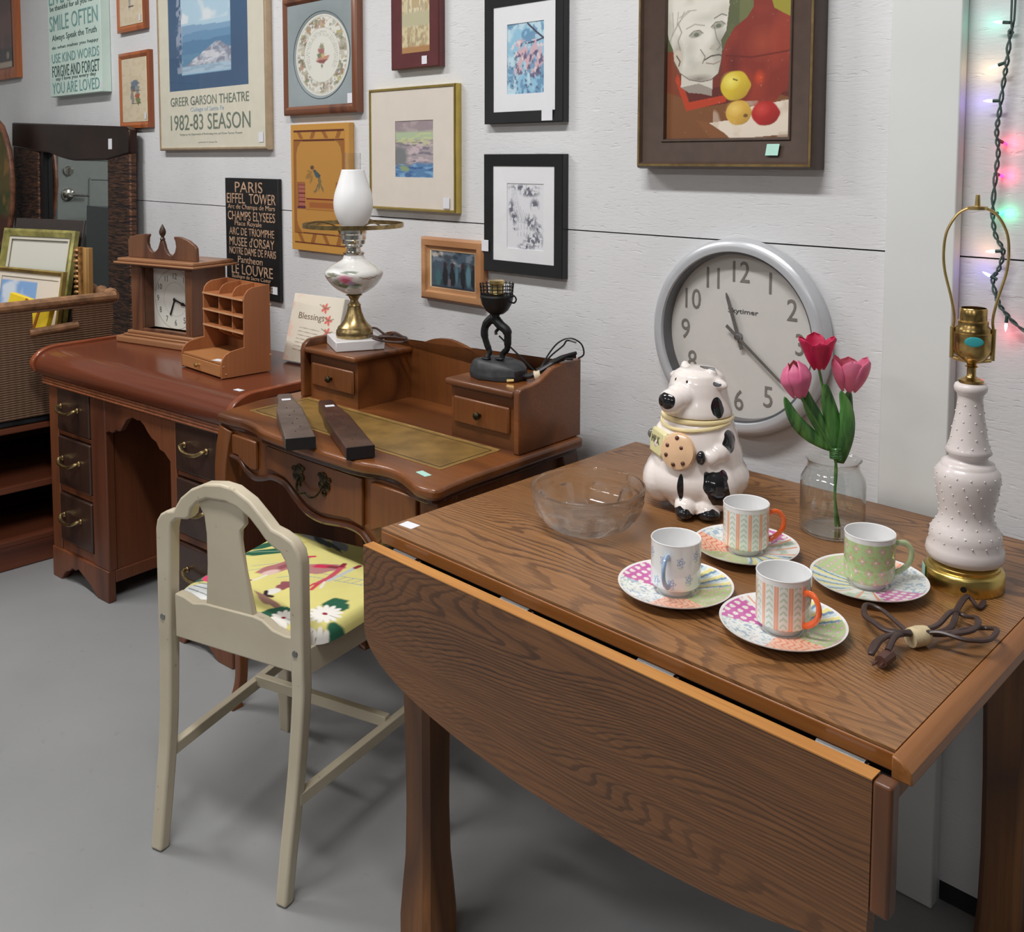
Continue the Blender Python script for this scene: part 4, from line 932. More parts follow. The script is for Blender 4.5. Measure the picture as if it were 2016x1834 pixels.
# ------------------------------------------------------------------ glass bowl
def realglass(name, col=(.96,.98,.97), rough=0.0, ior=1.48):
    m, N, L, b = newmat(name); setp(b, Base_Color=col, Roughness=rough, IOR=ior); b.inputs['Transmission Weight'].default_value = 1.0
    out = N['Material Output']; tr = N.new('ShaderNodeBsdfTransparent'); mx = N.new('ShaderNodeMixShader'); mx.inputs[0].default_value = .75
    L.new(tr.outputs[0], mx.inputs[1]); L.new(b.outputs[0], mx.inputs[2]); L.new(mx.outputs[0], out.inputs['Surface'])
    return m
t = thing('glass_bowl', 'clear pressed glass bowl with thumbprint pattern beside the cow cookie jar', 'bowl', (-1.055, -.522, .7503))
def dimp(r, z, a):
    if .008 < z < .054:
        k = min(1, max(0, math.cos(a*9)*math.sin((z-.008)/.046*PI)-.12)*3.2)
        return r-.0048*k+.0022
    return r
prof = [(.0,.001),(.030,.0005),(.050,0),(.057,.003),(.068,.009),(.079,.018),(.087,.029),(.092,.040),(.0955,.052),(.098,.062),(.0995,.070),(.1005,.074),(.0990,.0768),(.0955,.0755),(.0925,.066),(.088,.052),(.083,.038),(.074,.024),(.060,.0135),(.040,.0095),(0,.0095)]
pp = catmull([(p[0], p[1], 0) for p in prof], 3)
m = MB()
def dimp2(r, z, a): return r
seg = 96; rings = []
for idx, p in enumerate(pp):
    r_, z = p.x, p.y
    if r_ < 1e-4: rings.append([m.V((0,0,z))]); continue
    outer_ = idx < len(pp)*.5
    rings.append([m.V(((dimp(r_,z,2*PI*i/seg) if outer_ else r_)*math.cos(2*PI*i/seg), (dimp(r_,z,2*PI*i/seg) if outer_ else r_)*math.sin(2*PI*i/seg), z)) for i in range(seg)])
for A, B in zip(rings, rings[1:]):
    for i in range(seg):
        j = (i+1) % seg
        if len(A) == 1: m.Fc([A[0], B[j], B[i]])
        elif len(B) == 1: m.Fc([A[i], A[j], B[0]])
        else: m.Fc([A[i], A[j], B[j], B[i]])
obj('bowl', m, realglass('pressed_glass'), t, ang=80)

# ------------------------------------------------------------------ cow cookie jar
def cow_mat(name, spots, base=(246,236,230), extra=None):
    m, N, L, b = newmat(name); v = mapping(N, L); n = N.new('ShaderNodeTexNoise'); n.inputs['Scale'].default_value = 22; n.inputs['Detail'].default_value = 2; L.new(v, n.inputs['Vector'])
    col = None; prev = lin(base)
    groups = {}
    for (c, r_, cc) in spots:
        s = N.new('ShaderNodeVectorMath'); s.operation = 'SUBTRACT'; L.new(v, s.inputs[0]); s.inputs[1].default_value = c
        d_ = N.new('ShaderNodeVectorMath'); d_.operation = 'DIVIDE'; L.new(s.outputs[0], d_.inputs[0]); d_.inputs[1].default_value = r_
        l = N.new('ShaderNodeVectorMath'); l.operation = 'LENGTH'; L.new(d_.outputs[0], l.inputs[0])
        w_ = mth(N, L, 'ADD', l.outputs['Value'], mth(N, L, 'MULTIPLY', mth(N, L, 'SUBTRACT', n.outputs['Fac'], .5), 2.0 if r_[0] > .012 else .3))
        f = ramp(N, L, w_, [(.93, (1,1,1)), (.97, (0,0,0))]); prev = mixc(N, L, f, prev, lin(cc))
    if isinstance(prev, tuple): b.inputs['Base Color'].default_value = (*prev, 1)
    else: L.new(prev, b.inputs['Base Color'])
    setp(b, Roughness=.12); b.inputs['Coat Weight'].default_value = .8; b.inputs['Coat Roughness'].default_value = .03; return m
BK = (24,24,28)
t = thing('cow_cookie_jar', 'black and white ceramic cow cookie jar holding a chip cookie', 'cookie jar', (-.985, -.292, .7515), R(18))
def cp(phi, r_, z): return (r_*math.sin(R(phi)), -r_*math.cos(R(phi)), z)
m = MB()
m.ell((0,0,.058), (.0965,.090,.060), 32, 20); m.ell((0,.004,.100), (.083,.076,.062), 32, 20); m.lathe([(0,.03),(.088,.06),(.080,.115),(.071,.145),(.0645,.166),(0,.167)], 40)
m.ell((-.055,-.022,.050), (.040,.050,.046), 20, 14); m.ell((.045,-.040,.052), (.042,.044,.046), 20, 14)
m.ell(cp(2,.074,.020), (.022,.026,.019), 16, 10); m.ell(cp(31,.070,.020), (.026,.028,.019), 16, 10); m.ell((.012,-.03,.02), (.06,.05,.02), 16, 10)
m.ell(cp(2,.088,.012), (.017,.016,.012), 14, 10); m.ell(cp(30,.086,.012), (.022,.018,.012), 14, 10)
m.ell((-.088,.02,.030), (.022,.02,.018), 12, 8)
m.ell(cp(66,.060,.132), (.020,.026,.026), 16, 10); m.ell(cp(48,.068,.117), (.022,.021,.019), 16, 10); m.ell(cp(33,.074,.110), (.018,.016,.015), 14, 10)
m.ell(cp(-70,.060,.134), (.018,.024,.024), 16, 10); m.ell(cp(-48,.068,.120), (.018,.018,.016), 14, 10)
body = obj('body', m, cow_mat('cow_glaze', [(cp(41,.093,.056),(.027,.027,.033),BK),(cp(-3,.090,.058),(.0065,.02,.026),BK),(cp(66,.076,.137),(.018,.019,.018),BK),(cp(2,.094,.010),(.021,.021,.0155),BK),(cp(31,.094,.010),(.025,.025,.0155),BK),(cp(-150,.09,.07),(.03,.03,.03),BK),(cp(150,.09,.09),(.04,.03,.03),BK),(cp(-95,.108,.028),(.015,.015,.016),BK)]), t, remesh=.0024, smooth_it=6)
m = MB(); m.lathe([(.0625,.1645),(.0665,.166),(.0675,.169),(.0665,.172),(.0625,.1735)], 48)
m.tube(catmull([cp(-75,.064,.163),cp(-50,.068,.158),cp(-20,.069,.155),cp(10,.069,.156),cp(45,.067,.161),cp(75,.065,.165)], 6), .0036, 8)
obj('collar', m, plain('butter_yellow_glaze', (240,222,170), .15, coat=.7, var=.03), t)
CM = Matrix.Translation(cp(-8,.083,.120)) @ Matrix.Rotation(R(-8), 4, 'Z') @ Matrix.Rotation(R(80), 4, 'X')
m = MB(); m.M = CM; m.lathe([(0,-.010),(.028,-.007),(.0335,0),(.031,.006),(.020,.009),(0,.010)], 36); ck = obj('cookie', m, plain('cookie_glaze', (236,196,156), .18, coat=.6, var=.05, vs=40), t)
m = MB(); m.M = CM
for (a, b_) in ((-.001,.024),(-.018,.009),(.009,.008),(-.019,-.008),(.014,-.018),(-.004,-.023)): m.ell((a, b_, .0080), (.0042,.0042,.003), 10, 6)
obj('chips', m, plain('chocolate_glaze', (92,50,36), .25, coat=.5), ck)
m = MB(); m.prism([(-.026,-.024),(.022,-.026),(.028,-.012),(.028,.022),(-.026,.024),(-.031,.0)], -.007, .007, 'y')
bib = obj('bib', m, plain('pale_yellow_glaze', (232,224,170), .16, coat=.7, var=.03), t, bevel=.005, loc=cp(-46,.076,.124)); bib.rotation_euler = (R(-8), 0, R(-46))
lettering([('MILK', -.004, .004, .030, .013)], plain('olive_glyph', (128,126,100), .4), bib, y=-.0072, ext=.0006)
m = MB(); m.ell(cp(20,.088,.114), (.0085,.009,.013), 14, 10); h0 = obj('hoof', m, plain('black_glaze', BK, .12, coat=.8, var=.02), t)
m = MB(); m.ell(cp(-72,.082,.130), (.009,.009,.010), 14, 10); obj('hoof', m, plain('grey_glaze', (110,108,100), .14, coat=.8), t)
# head = lid
m = MB()
m.lathe([(.0,.1745),(.0640,.1745),(.0640,.182),(.0605,.195),(.0560,.208),(.0535,.222),(.050,.236),(.045,.248),(.032,.257),(0,.261)], 44)
m.ell((0,-.046,.210), (.030,.032,.024), 24, 14); m.ell((-.002,-.068,.205), (.0255,.024,.0225), 24, 14); m.ell((-.002,-.070,.195), (.022,.018,.014), 16, 10)
m.ell((.050,.0,.236), (.018,.012,.009), 14, 10, Matrix.Rotation(R(14), 3, 'Y')); m.ell((-.050,.0,.236), (.018,.012,.009), 14, 10, Matrix.Rotation(R(-14), 3, 'Y'))
m.ell((.034,-.002,.254), (.010,.008,.009), 10, 8); m.ell((-.030,-.002,.256), (.009,.008,.010), 10, 8)
head = obj('head_lid', m, cow_mat('cow_head_glaze', [((.060,-.012,.196),(.020,.014,.020),BK),((.016,.012,.262),(.018,.018,.007),BK),((-.002,-.093,.208),(.0235,.019,.0215),BK),((.052,-.010,.237),(.011,.006,.005),(96,98,102)),((-.004,-.084,.183),(.014,.014,.005),(214,120,96)),((.036,.0,.262),(.009,.008,.006),(150,150,152)),((-.036,.006,.262),(.010,.010,.005),(150,150,152))]), t, remesh=.0024, smooth_it=5)
head.rotation_euler = (0, 0, R(-25))
for x in (-.013, .013):
    m = MB(); m.ell((x, -.0455, .2360), (.0032,.0022,.0068), 10, 6); obj('eye', m, plain('eye_black', (30,26,26), .1, coat=.8), head)

# ------------------------------------------------------------------ vase and tulips
t = thing('glass_vase', 'clear glass jar vase behind the green cup, holding three tulips', 'vase', (-.744, -.237, .7503))
m = MB(); m.lathe([(0,.003),(.045,.002),(.051,.002),(.0535,.006),(.0545,.014),(.0545,.085),(.053,.095),(.047,.106),(.0435,.112),(.0430,.120),(.0455,.127),(.047,.1285),(.0458,.1275),(.0440,.1265),(.0415,.120),(.0420,.112),(.0455,.105),(.0515,.094),(.053,.085),(.053,.014),(.051,.007),(.045,.0055),(0,.0055)], 64, cap=False)
obj('jar', m, thinglass('vase_glass', (.97,.985,.98), 1.6), t, ang=60)
def petal_cup(m, c, dirv, Rr, H, n, open_, seed, pts=None):
    rs = random.Random(seed); D = Vector(dirv).normalized(); q = Vector((0,0,1)).rotation_difference(D).to_matrix().to_4x4(); c = Vector(c)
    for lay in range(2):
        for k_ in range(n//2):
            a0 = 2*PI*k_/(n//2)+lay*PI/(n//2)+rs.uniform(-.15,.15); sc1 = 1-.10*lay*0+(.06*(1-lay))
            hh = H*rs.uniform(.92,1.08)
            def fn(u, v):
                w_ = math.sin(PI*min(1, .14+v*.80))**.75 if v > .0 else .35
                if v > .55: w_ = max(w_, .9)*((1-((v-.55)/.45)**3.4)**.8*.97+.03)
                ang = a0+(u-.5)*1.55*w_
                rad = Rr*(math.sin(PI*(.08+.50*v))**.8)*sc1*(1+open_*max(0, v-.55)*1.4)+.0015*math.sin(u*PI)
                if v > .85: rad += open_*.004
                return c+(q @ Vector((rad*math.cos(ang), rad*math.sin(ang), hh*v+.0008*math.sin(u*9))))
            m.grid(fn, 8, 12)
GLEAF = None
def leafmat():
    m, N, L, b = newmat('tulip_leaf'); v = mapping(N, L, (1,1,.12)); n = noise(N, L, v, 90, 3)
    L.new(ramp(N, L, n, [(.35, lin((44,92,44))), (.55, lin((84,142,66))), (.8, lin((120,168,88)))]), b.inputs['Base Color']); setp(b, Roughness=.4); b.inputs['Coat Weight'].default_value = .15; return m
LEAFM = leafmat(); STEMM = plain('tulip_stem', (84,132,64), .45, var=.12)
def petm(name, a, b2):
    m, N, L, b = newmat(name); n = noise(N, L, mapping(N, L), 38, 3); L.new(ramp(N, L, n, [(.3, lin(a)), (.7, lin(b2))]), b.inputs['Base Color']); setp(b, Roughness=.5); b.inputs['Subsurface Weight'].default_value = .1; return m
rtv = Vector((math.cos(YAW), -math.sin(YAW), 0)); ftv = Vector((-rt2.y, rt2.x, 0))   # image right, and straight away from the viewer, on the table plane
VX = Vector((-.744, -.237, .7503))
def at(dx, dz, dy=0): return rtv*dx+ftv*dy+Vector((0,0,dz))
def leaf_strip(m, pts, w, twist=0.0, face=None):
    P = catmull(pts, 6); n = len(P)
    rows = []
    for i, p in enumerate(P):
        T = (P[min(i+1, n-1)]-P[max(i-1, 0)]).normalized(); s_ = T.cross(-ftv).normalized(); s_ = (s_+ftv*twist).normalized()
        f = i/(n-1); ww = w*(math.sin(PI*min(1, .10+.9*f))**.7 if f < .98 else .02); cur = -ftv*.25*ww
        rows.append([m.V(p-s_*ww), m.V(p-s_*ww*.5+cur*.7), m.V(p+cur), m.V(p+s_*ww*.5+cur*.7), m.V(p+s_*ww)])
    for a, b_ in zip(rows, rows[1:]):
        for i in range(4): m.Fc([a[i], a[i+1], b_[i+1], b_[i]])
base_in = at(.010, .008)
bind = at(.004, .135)
specs = [('deep magenta open tulip, tallest bloom in the glass vase', at(-.030,.288,.0), .0232, .054, .42, ((178,14,62),(206,30,86)), 5, [ (at(.006,.130), at(.0,.18), at(-.012,.225), at(-.022,.262,-.01)) ], .014),
         ('pink closed tulip, left bloom in the glass vase', at(-.066,.243,-.012), .0262, .060, -.85, ((212,92,132),(226,116,152)), 8, [(at(-.002,.145), at(-.040,.168), at(-.072,.200,-.01), at(-.092,.240,-.014)), (at(.002,.138), at(-.024,.185,.0), at(-.044,.222), at(-.056,.256))], .012),
         ('pink half open tulip, right bloom in the glass vase', at(.020,.252,-.008), .0285, .056, .05, ((216,92,128),(230,122,156)), 12, [(at(.012,.120), at(.018,.170,-.01), at(.016,.215,-.012), at(.004,.250,-.012)), (at(.012,.12), at(.020,.18), at(.020,.215), at(.024,.25))], .013)]
for (lab, bpos, Rr, H, op, cc, seed, leaves, lw) in specs:
    tt = thing('tulip', lab, 'tulip', VX, 0, 'tulips in the glass vase')
    st = catmull([base_in+at(.003*(seed % 3-1), 0), at(.004,.06), at(.004,.12), bind.lerp(bpos, .35)+at(0,.0), bpos-Vector((0,0,.0)) ], 8)
    m = MB(); m.tube(st, .0024, 8); obj('stem', m, STEMM, tt)
    dirv = (st[-1]-st[-4]).normalized(); dirv = (dirv+Vector((0,0,1.8))).normalized()
    m = MB(); petal_cup(m, bpos-dirv*.004, dirv, Rr, H, 6, op, seed); obj('bloom', m, petm('petal', *cc), tt, solid=.0009, recalc=False)
    for lf in leaves:
        m = MB(); leaf_strip(m, lf, lw); obj('leaf', m, LEAFM, tt, solid=.0007, recalc=False)
    if op > .3 and seed == 12:
        m = MB(); leaf_strip(m, (bpos+at(0,-.004), bpos+at(.014,.0,-.01), bpos+at(.030,-.008,-.012), bpos+at(.036,-.020,-.01)), .008); obj('leaf', m, LEAFM, tt, solid=.0007, recalc=False)
    m = MB(); P = []
    for q in range(15): f = q/14; P.append(bind+at(.009*math.cos(q*1.4+seed)*1.0, -.006+.018*f, .009*math.sin(q*1.4+seed)))
    m.tube(catmull(P, 4), .0028, 6); obj('leaf_wrap', m, LEAFM, tt)

# ------------------------------------------------------------------ hobnail table lamp
t = thing('table_lamp', 'tall white hobnail glass lamp with brass base and bare harp, no shade', 'lamp', (-.505, -.292, .7503), R(19))
m = MB(); m.lathe([(0,.0),(.0555,.0),(.0565,.003),(.0565,.024),(.0545,.027),(.050,.029),(.0505,.034),(.047,.037),(0,.038)], 56); br = obj('brass_base', m, plain('satin_brass', (214,188,112), .3, 1, var=.12, vs=30), t, ang=50)
m = MB(); m.M = Matrix.Rotation(R(-90), 4, 'Z'); m.M = Matrix.Translation((0,-.0568,.013)) @ Matrix.Rotation(R(90), 4, 'X'); m.lathe([(.0045,0),(.0045,.0008),(0,.0008)], 14); obj('cord_hole', m, BLACK, br)
m = MB(); m.M = Matrix.Rotation(R(-76), 4, 'Z') @ Matrix.Translation((0,-.0572,.014)); m.box(-.009,.009,-.0008,0,-.012,.012); obj('price_sticker', m, MINTSTICK, br)
gp = [(.046,.0382),(.053,.042),(.0558,.050),(.0540,.060),(.0505,.066),(.0512,.074),(.0495,.084),(.044,.092),(.0385,.103),(.0375,.115),(.041,.130),(.0445,.150),(.0465,.165),(.045,.175),(.0395,.182),(.0375,.184),(.037,.188),(.0320,.190),(.0275,.193),(.0272,.199),(.0305,.202),(.0330,.2045),(.0305,.210),(.027,.220),(.023,.245),(.0195,.265),(.0175,.285),(.0185,.292),(.0225,.297),(.0235,.302),(.0220,.307),(.015,.310)]
HOBM, N, L, bb = newmat('hobnail_milk_glass'); setp(bb, Base_Color=lin((224,214,211)), Roughness=.36); bb.inputs['Subsurface Weight'].default_value = .3; bb.inputs['Subsurface Radius'].default_value = (.02,.018,.018); bb.inputs['Coat Weight'].default_value = .3
m = MB(); m.lathe(gp, 56)
def gr(z):
    for (a, b_) in zip(gp, gp[1:]):
        if a[1] <= z <= b_[1]: return a[0]+(b_[0]-a[0])*(z-a[1])/(b_[1]-a[1]+1e-9)
    return .02
row = 0
for z in [.072+.0125*q for q in range(9)]+[.215+.0125*q for q in range(6)]:
    r_ = gr(z); n_ = max(8, int(2*PI*r_/.019)); row += 1
    for q in range(n_): a = 2*PI*(q+.5*(row % 2))/n_; m.ell((r_*math.cos(a), r_*math.sin(a), z), .0015, 6, 4)
obj('glass_body', m, HOBM, t, ang=80)
m = MB(); m.lathe([(.0,.3101),(.0175,.3101),(.018,.314),(.009,.317),(.0065,.320),(.0065,.332),(.010,.334),(.0065,.336),(.008,.340),(.018,.345),(.024,.352),(.026,.360),(.0265,.385),(.0250,.386),(.0245,.392),(.0210,.396),(.0215,.402),(.0190,.404),(.0190,.420),(.0175,.422),(.0175,.402),(0,.402)], 36); sk = obj('socket', m, plain('aged_brass_socket', (196,164,104), .25, 1, var=.3, vs=60), t, ang=50)
m = MB(); m.M = Matrix.Rotation(R(4), 4, 'Z') @ Matrix.Translation((0,-.0268,.375)); m.ell((0,0,0), (.013,.0008,.0075), 16, 8); obj('socket_label', m, plain('teal_label', (60,170,176), .4), sk)
m = MB(); 
for s_ in (-1, 1):
    m.tube(catmull([(s_*.0275,0,.350),(s_*.0285,0,.380),(s_*.026,0,.405),(s_*.031,0,.435),(s_*.041,0,.475),(s_*.0435,0,.505),(s_*.040,0,.535),(s_*.027,0,.560),(s_*.012,0,.570),(0,0,.571)], 6), .0021, 8)
    m.tube([(s_*.0275,0,.345),(s_*.0280,0,.392)], .0033, 8)
m.tube([(-.026,0,.345),(0,0,.340),(.026,0,.345)], .003, 8); m.lathe([(.014,.568),(.014,.573),(.004,.574),(.003,.590),(0,.591)], 14); obj('harp', m, BRASS, t)
# cord: drawn in the lamp's frame, lies on the table
wc = [(-0.458,-0.345),(-0.458,-0.37),(-0.473,-0.369),(-0.47,-0.415),(-0.459,-0.456),(-0.456,-0.483),(-0.466,-0.509),(-0.479,-0.53),(-0.487,-0.557),(-0.508,-0.564),(-0.528,-0.554),(-0.553,-0.529),(-0.562,-0.505),(-0.543,-0.498),(-0.514,-0.517),(-0.49,-0.533),(-0.479,-0.53),(-0.454,-0.524),(-0.424,-0.518),(-0.403,-0.497),(-0.404,-0.461),(-0.422,-0.45),(-0.439,-0.476),(-0.451,-0.513),(-0.477,-0.535),(-0.492,-0.561),(-0.501,-0.594),(-0.502,-0.622),(-0.506,-0.604),(-0.501,-0.571),(-0.48,-0.527),(-0.471,-0.488),(-0.469,-0.439),(-0.454,-0.431),(-0.432,-0.449),(-0.426,-0.483),(-0.446,-0.509),(-0.478,-0.532),(-0.491,-0.571),(-0.486,-0.61)]
inv = Matrix.Rotation(R(-19), 4, 'Z') @ Matrix.Translation((.505, .292, 0))
P = []
rs = random.Random(4)
for i, (x, y) in enumerate(wc): p = inv @ Vector((x, y, 0)); P.append((p.x, p.y, .0045+ (.0 if i < 2 else .008+.012*rs.random())))
CORDM = plain('dark_brown_lamp_cord', (66,48,44), .4, var=.12)
m = MB(); m.tube(catmull(P, 7), 1, sec=[(math.cos(a)*.0030, math.sin(a)*.0042) for a in [2*PI*k_/8 for k_ in range(8)]]); cdd = obj('power_cord', m, CORDM, t)
a_ = inv @ Vector((-.484,-.545,0)); b2_ = inv @ Vector((-.472,-.521,0))
m = MB(); m.tube([(a_.x,a_.y,.013),(((a_.x+b2_.x)/2),((a_.y+b2_.y)/2),.0135),(b2_.x,b2_.y,.013)], [.0125,.0135,.012], 12); obj('cord_band', m, plain('cream_band', (214,194,156), .75, var=.1, vs=80, bs=.3), cdd)
a_ = inv @ Vector((-.486,-.604,0)); b2_ = inv @ Vector((-.488,-.626,0)); m = MB(); m.tube([(a_.x,a_.y,.012),(b2_.x,b2_.y,.010)], [.009,.008], 10); 
for s_ in (-.004,.004): m.tube([(b2_.x+s_,b2_.y,.010),(b2_.x+s_+(b2_.x-a_.x)*.5,b2_.y+(b2_.y-a_.y)*.5,.009)], .0015, 6)
obj('plug', m, plain('plug_brown', (92,62,54), .4), cdd)

# ------------------------------------------------------------------ cups and saucers
WHT = plain('porcelain_white', (240,240,240), .1, coat=.6, var=.01)
def deg(T): return np.degrees(np.mod(T, 2*PI))
def cup_stripe(T, S, Rr, Z):
    a = deg(T); c = Cv(a, Z*1000, (238,240,236)); k_ = np.mod(a+6, 30)
    n = vnoise(a/4+3, Z*1000/4+2, 3); gv = ((np.mod(a-10+6, 30) < 18) & (n > .52)); 
    wv = np.abs(np.mod(Z*1000+.55*np.abs(k_-19.2), 8)-4) < 1.5
    c.mix((wv & (k_ > 11.5) & (k_ < 27))*.75, (182,208,180)); 
    c.mix(((k_ < 8.5))*1., (242,178,150)); c.mix(((np.abs(k_-4.2) < 1.2))*.5, (250,206,186)); return fin(c, Z)
def fin(c, Z):
    c.mix((Z > .0665)*1., (240,240,240)); c.mix((Z < .009)*1., (240,240,238)); return c.C
def cup_blue(T, S, Rr, Z):
    a = deg(T); c = Cv(a, Z*1000, (238,240,240))
    for i in range(9):
        for j in range(2):
            x = (i*40+j*20+8) % 360; y = 22+j*30+(i % 2)*6; dx = (np.mod(c.X-x+180, 360)-180)*.66; dy = c.Y-y; d_ = np.hypot(dx, dy); th = np.arctan2(dy, dx)
            c.mix((np.abs(d_-6*(.8+.2*np.cos(th*5))) < .9)*.8, (150,172,214)); c.mix((np.abs(d_-2.4) < .8)*.8, (134,160,206)); c.mix(((np.abs(dy+8-.1*dx*dx) < .8) & (np.abs(dx) < 5))*.6, (170,200,180))
    return fin(c, Z)
def cup_green(T, S, Rr, Z):
    a = deg(T); c = Cv(a, Z*1000, (184,208,152)); c.nmix(.08, .2, (170,196,136), .5, .7, 3)
    for i in range(12):
        for j in range(4):
            x = i*30+(j % 2)*15; y = 12+j*15.5; dx = (np.mod(c.X-x+180, 360)-180)*.66; dy = c.Y-y; d_ = np.hypot(dx, dy); th = np.arctan2(dy, dx)
            c.mix((d_ < 4.6*(.72+.28*np.cos(th*5)))*1., (216,170,196)); c.mix((d_ < 1.7)*1., (246,226,170)); c.mix(((np.abs(d_-5.6) < .9) & (np.cos(th*4) > .2))*.7, (228,160,120))
    return fin(c, Z)
def saucer_col(rot):
    def f(T, S, Rr, Z):
        a = np.mod(deg(T)-rot, 360); r_ = Rr*1000; c = Cv(a, r_, (236,236,230)); x = r_*np.cos(T); y = r_*np.sin(T)
        s1 = (a < 62); c.mix(s1*1., (206,222,224)); c.mix((s1 & (np.mod(a*.75+r_*.15, 14) < 5))*1., (236,226,150)); c.mix((s1 & (np.mod(a*.75+r_*.15, 14) > 10.6))*1., (120,150,180)); c.mix((s1 & (np.mod(a*.75+r_*.15, 14) < 6.4) & (np.mod(a*.75+r_*.15, 14) > 5))*1., (240,240,234))
        s2 = (a >= 62) & (a < 118); n = vnoise(x/7+20, y/7+20, 8); c.mix(s2*1., (236,238,232)); c.mix((s2 & (n > .62))*.8, (170,200,170)); c.mix((s2 & (np.mod(a, 22) < 3.2))*1., (232,150,110))
        s3 = (a >= 118) & (a < 168); c.mix(s3*1., (204,110,172)); n3 = np.hypot(np.mod(x+3, 13)-6.5, np.mod(y, 13)-6.5); c.mix((s3 & (n3 < 4.0))*1., (236,232,226)); c.mix((s3 & (n3 < 1.4))*.5, (220,200,150))
        s4 = (a >= 168) & (a < 238); c.mix(s4*1., (234,238,236)); n4 = vnoise(x/4+9, y/4+9, 4); c.mix((s4 & (n4 > .66))*.8, (150,176,200)); c.mix((s4 & (n4 < .22))*.6, (170,196,170))
        s5 = (a >= 238) & (a < 296); c.mix(s5*1., (244,196,168)); c.mix((s5 & (np.mod(x*.6+y*.35+3*np.sin(y/5), 6) < 1.5))*1., (232,130,108)); 
        s6 = (a >= 296); c.mix(s6*1., (184,204,144)); n6 = np.hypot(np.mod(x, 12)-6, np.mod(y+4, 12)-6); c.mix((s6 & (n6 < 3))*1., (214,166,190)); c.mix((s6 & (n6 < 1.2))*1., (246,230,180))
        c.mix((r_ > 81.5)*1., (242,236,232)); c.mix((r_ < 27)*1., (236,236,234)); return c.C
    return f
def tea(cx, cy, cang, fn, hcol, srot, lab, slab):
    s_ = thing('saucer', slab, 'saucer', (cx, cy, .7503), 0, 'patterned saucers')
    sp = catmull([(.0,.0045,0),(.020,.0045,0),(.028,.0048,0),(.032,.0065,0),(.045,.0085,0),(.062,.0115,0),(.078,.0150,0),(.0835,.0168,0)], 8)
    lathe_painted('dish', sp, 192, saucer_col(srot), s_, PAINTG)
    m = MB(); m.lathe([(.0835,.0168),(.0848,.0172),(.0845,.0160),(.078,.0130),(.062,.0092),(.045,.0062),(.034,.0042),(.032,.0),(.029,.0),(.028,.003),(.0,.003)], 96, cap=False); obj('underside', m, WHT, s_)
    c_ = thing('teacup', lab, 'cup', (cx, cy, .7503+.0050), R(cang), 'patterned cups')
    cp = catmull([(.024,.0005,0),(.0255,.004,0),(.027,.0075,0),(.0335,.0105,0),(.0362,.0135,0),(.0365,.020,0),(.0365,.045,0),(.0368,.070,0),(.0372,.0735,0)], 6)
    cp = [Vector((p.x, p.y*1.09, 0)) for p in cp]
    lathe_painted('cup_wall', cp, 300, lambda T, S, Rr, Z: fn(T, S, Rr, Z/1.09), c_, PAINTG)
    m = MB(); m.lathe([(.0372,.0801),(.0365,.0811),(.0352,.0804),(.0348,.076),(.0345,.020),(.033,.0145),(.026,.0115),(0,.0105)], 64, cap=False); m.lathe([(.0,.0006),(.024,.0005)], 48, cap=False); obj('lining', m, WHT, c_)
    m = MB(); m.tube(catmull([(.0355,0,.062),(.042,0,.0655),(.052,0,.065),(.0595,0,.056),(.0605,0,.044),(.056,0,.033),(.047,0,.0245),(.0395,0,.020),(.0355,0,.019)], 6), 1, sec=[(math.cos(a)*.0030, math.sin(a)*.0042) for a in [2*PI*k_/10 for k_ in range(10)]], up=(0,1,0)); obj('handle', m, plain('handle_glaze', hcol, .12, coat=.6, var=.04), c_)
tea(-.797,-.629,-72, cup_blue, (160,190,226), 38, 'white espresso cup with blue flowers and pale blue handle', 'patchwork saucer beneath the blue flowered cup')
tea(-.800,-.427,42, cup_stripe, (244,106,48), 305, 'orange striped cup nearest the cow cookie jar, handle pointing right', 'patchwork saucer beneath the back striped cup, by the cow jar')
tea(-.625,-.624,-14, cup_stripe, (244,106,48), 44, 'orange striped cup nearest the drop leaf, handle towards the front', 'patchwork saucer beneath the front striped cup, nearest the drop leaf')
tea(-.602,-.407,38, cup_green, (196,214,164), 193, 'green cup with pink flowers and pale green handle', 'patchwork saucer beneath the green flowered cup')

# ------------------------------------------------------------------ string lights
t = thing('string_lights', 'strand of small coloured fairy lights hanging down the wall right of the white post', 'string lights', (-.56, -.02, 1.3))
wire = plain('green_wire', (66,84,80), .5)
pts = [(-.552,-.018,2.2),(-.552,-.018,1.661),(-.5545,-.020,1.61),(-.558,-.020,1.56),(-.562,-.020,1.526),(-.567,-.020,1.474),(-.570,-.020,1.44),(-.567,-.018,1.405),(-.570,-.018,1.361),(-.572,-.018,1.30),(-.566,-.018,1.262),(-.553,-.018,1.236),(-.558,-.02,1.205),(-.567,-.02,1.185),(-.558,-.02,1.150),(-.543,-.02,1.128),(-.514,-.02,1.103),(-.44,-.02,1.07)]
P = catmull(pts, 7); P = [p-Vector((-.56,-.02,1.3)) for p in P]
m = MB(); n = len(P)
for k_ in range(2):
    Q = [p+Vector((.0028*math.cos(i*.9+k_*PI), .0028*math.sin(i*.9+k_*PI), 0)) for i, p in enumerate(P)]; m.tube(Q, .0019, 6)
obj('wire', m, wire, t)
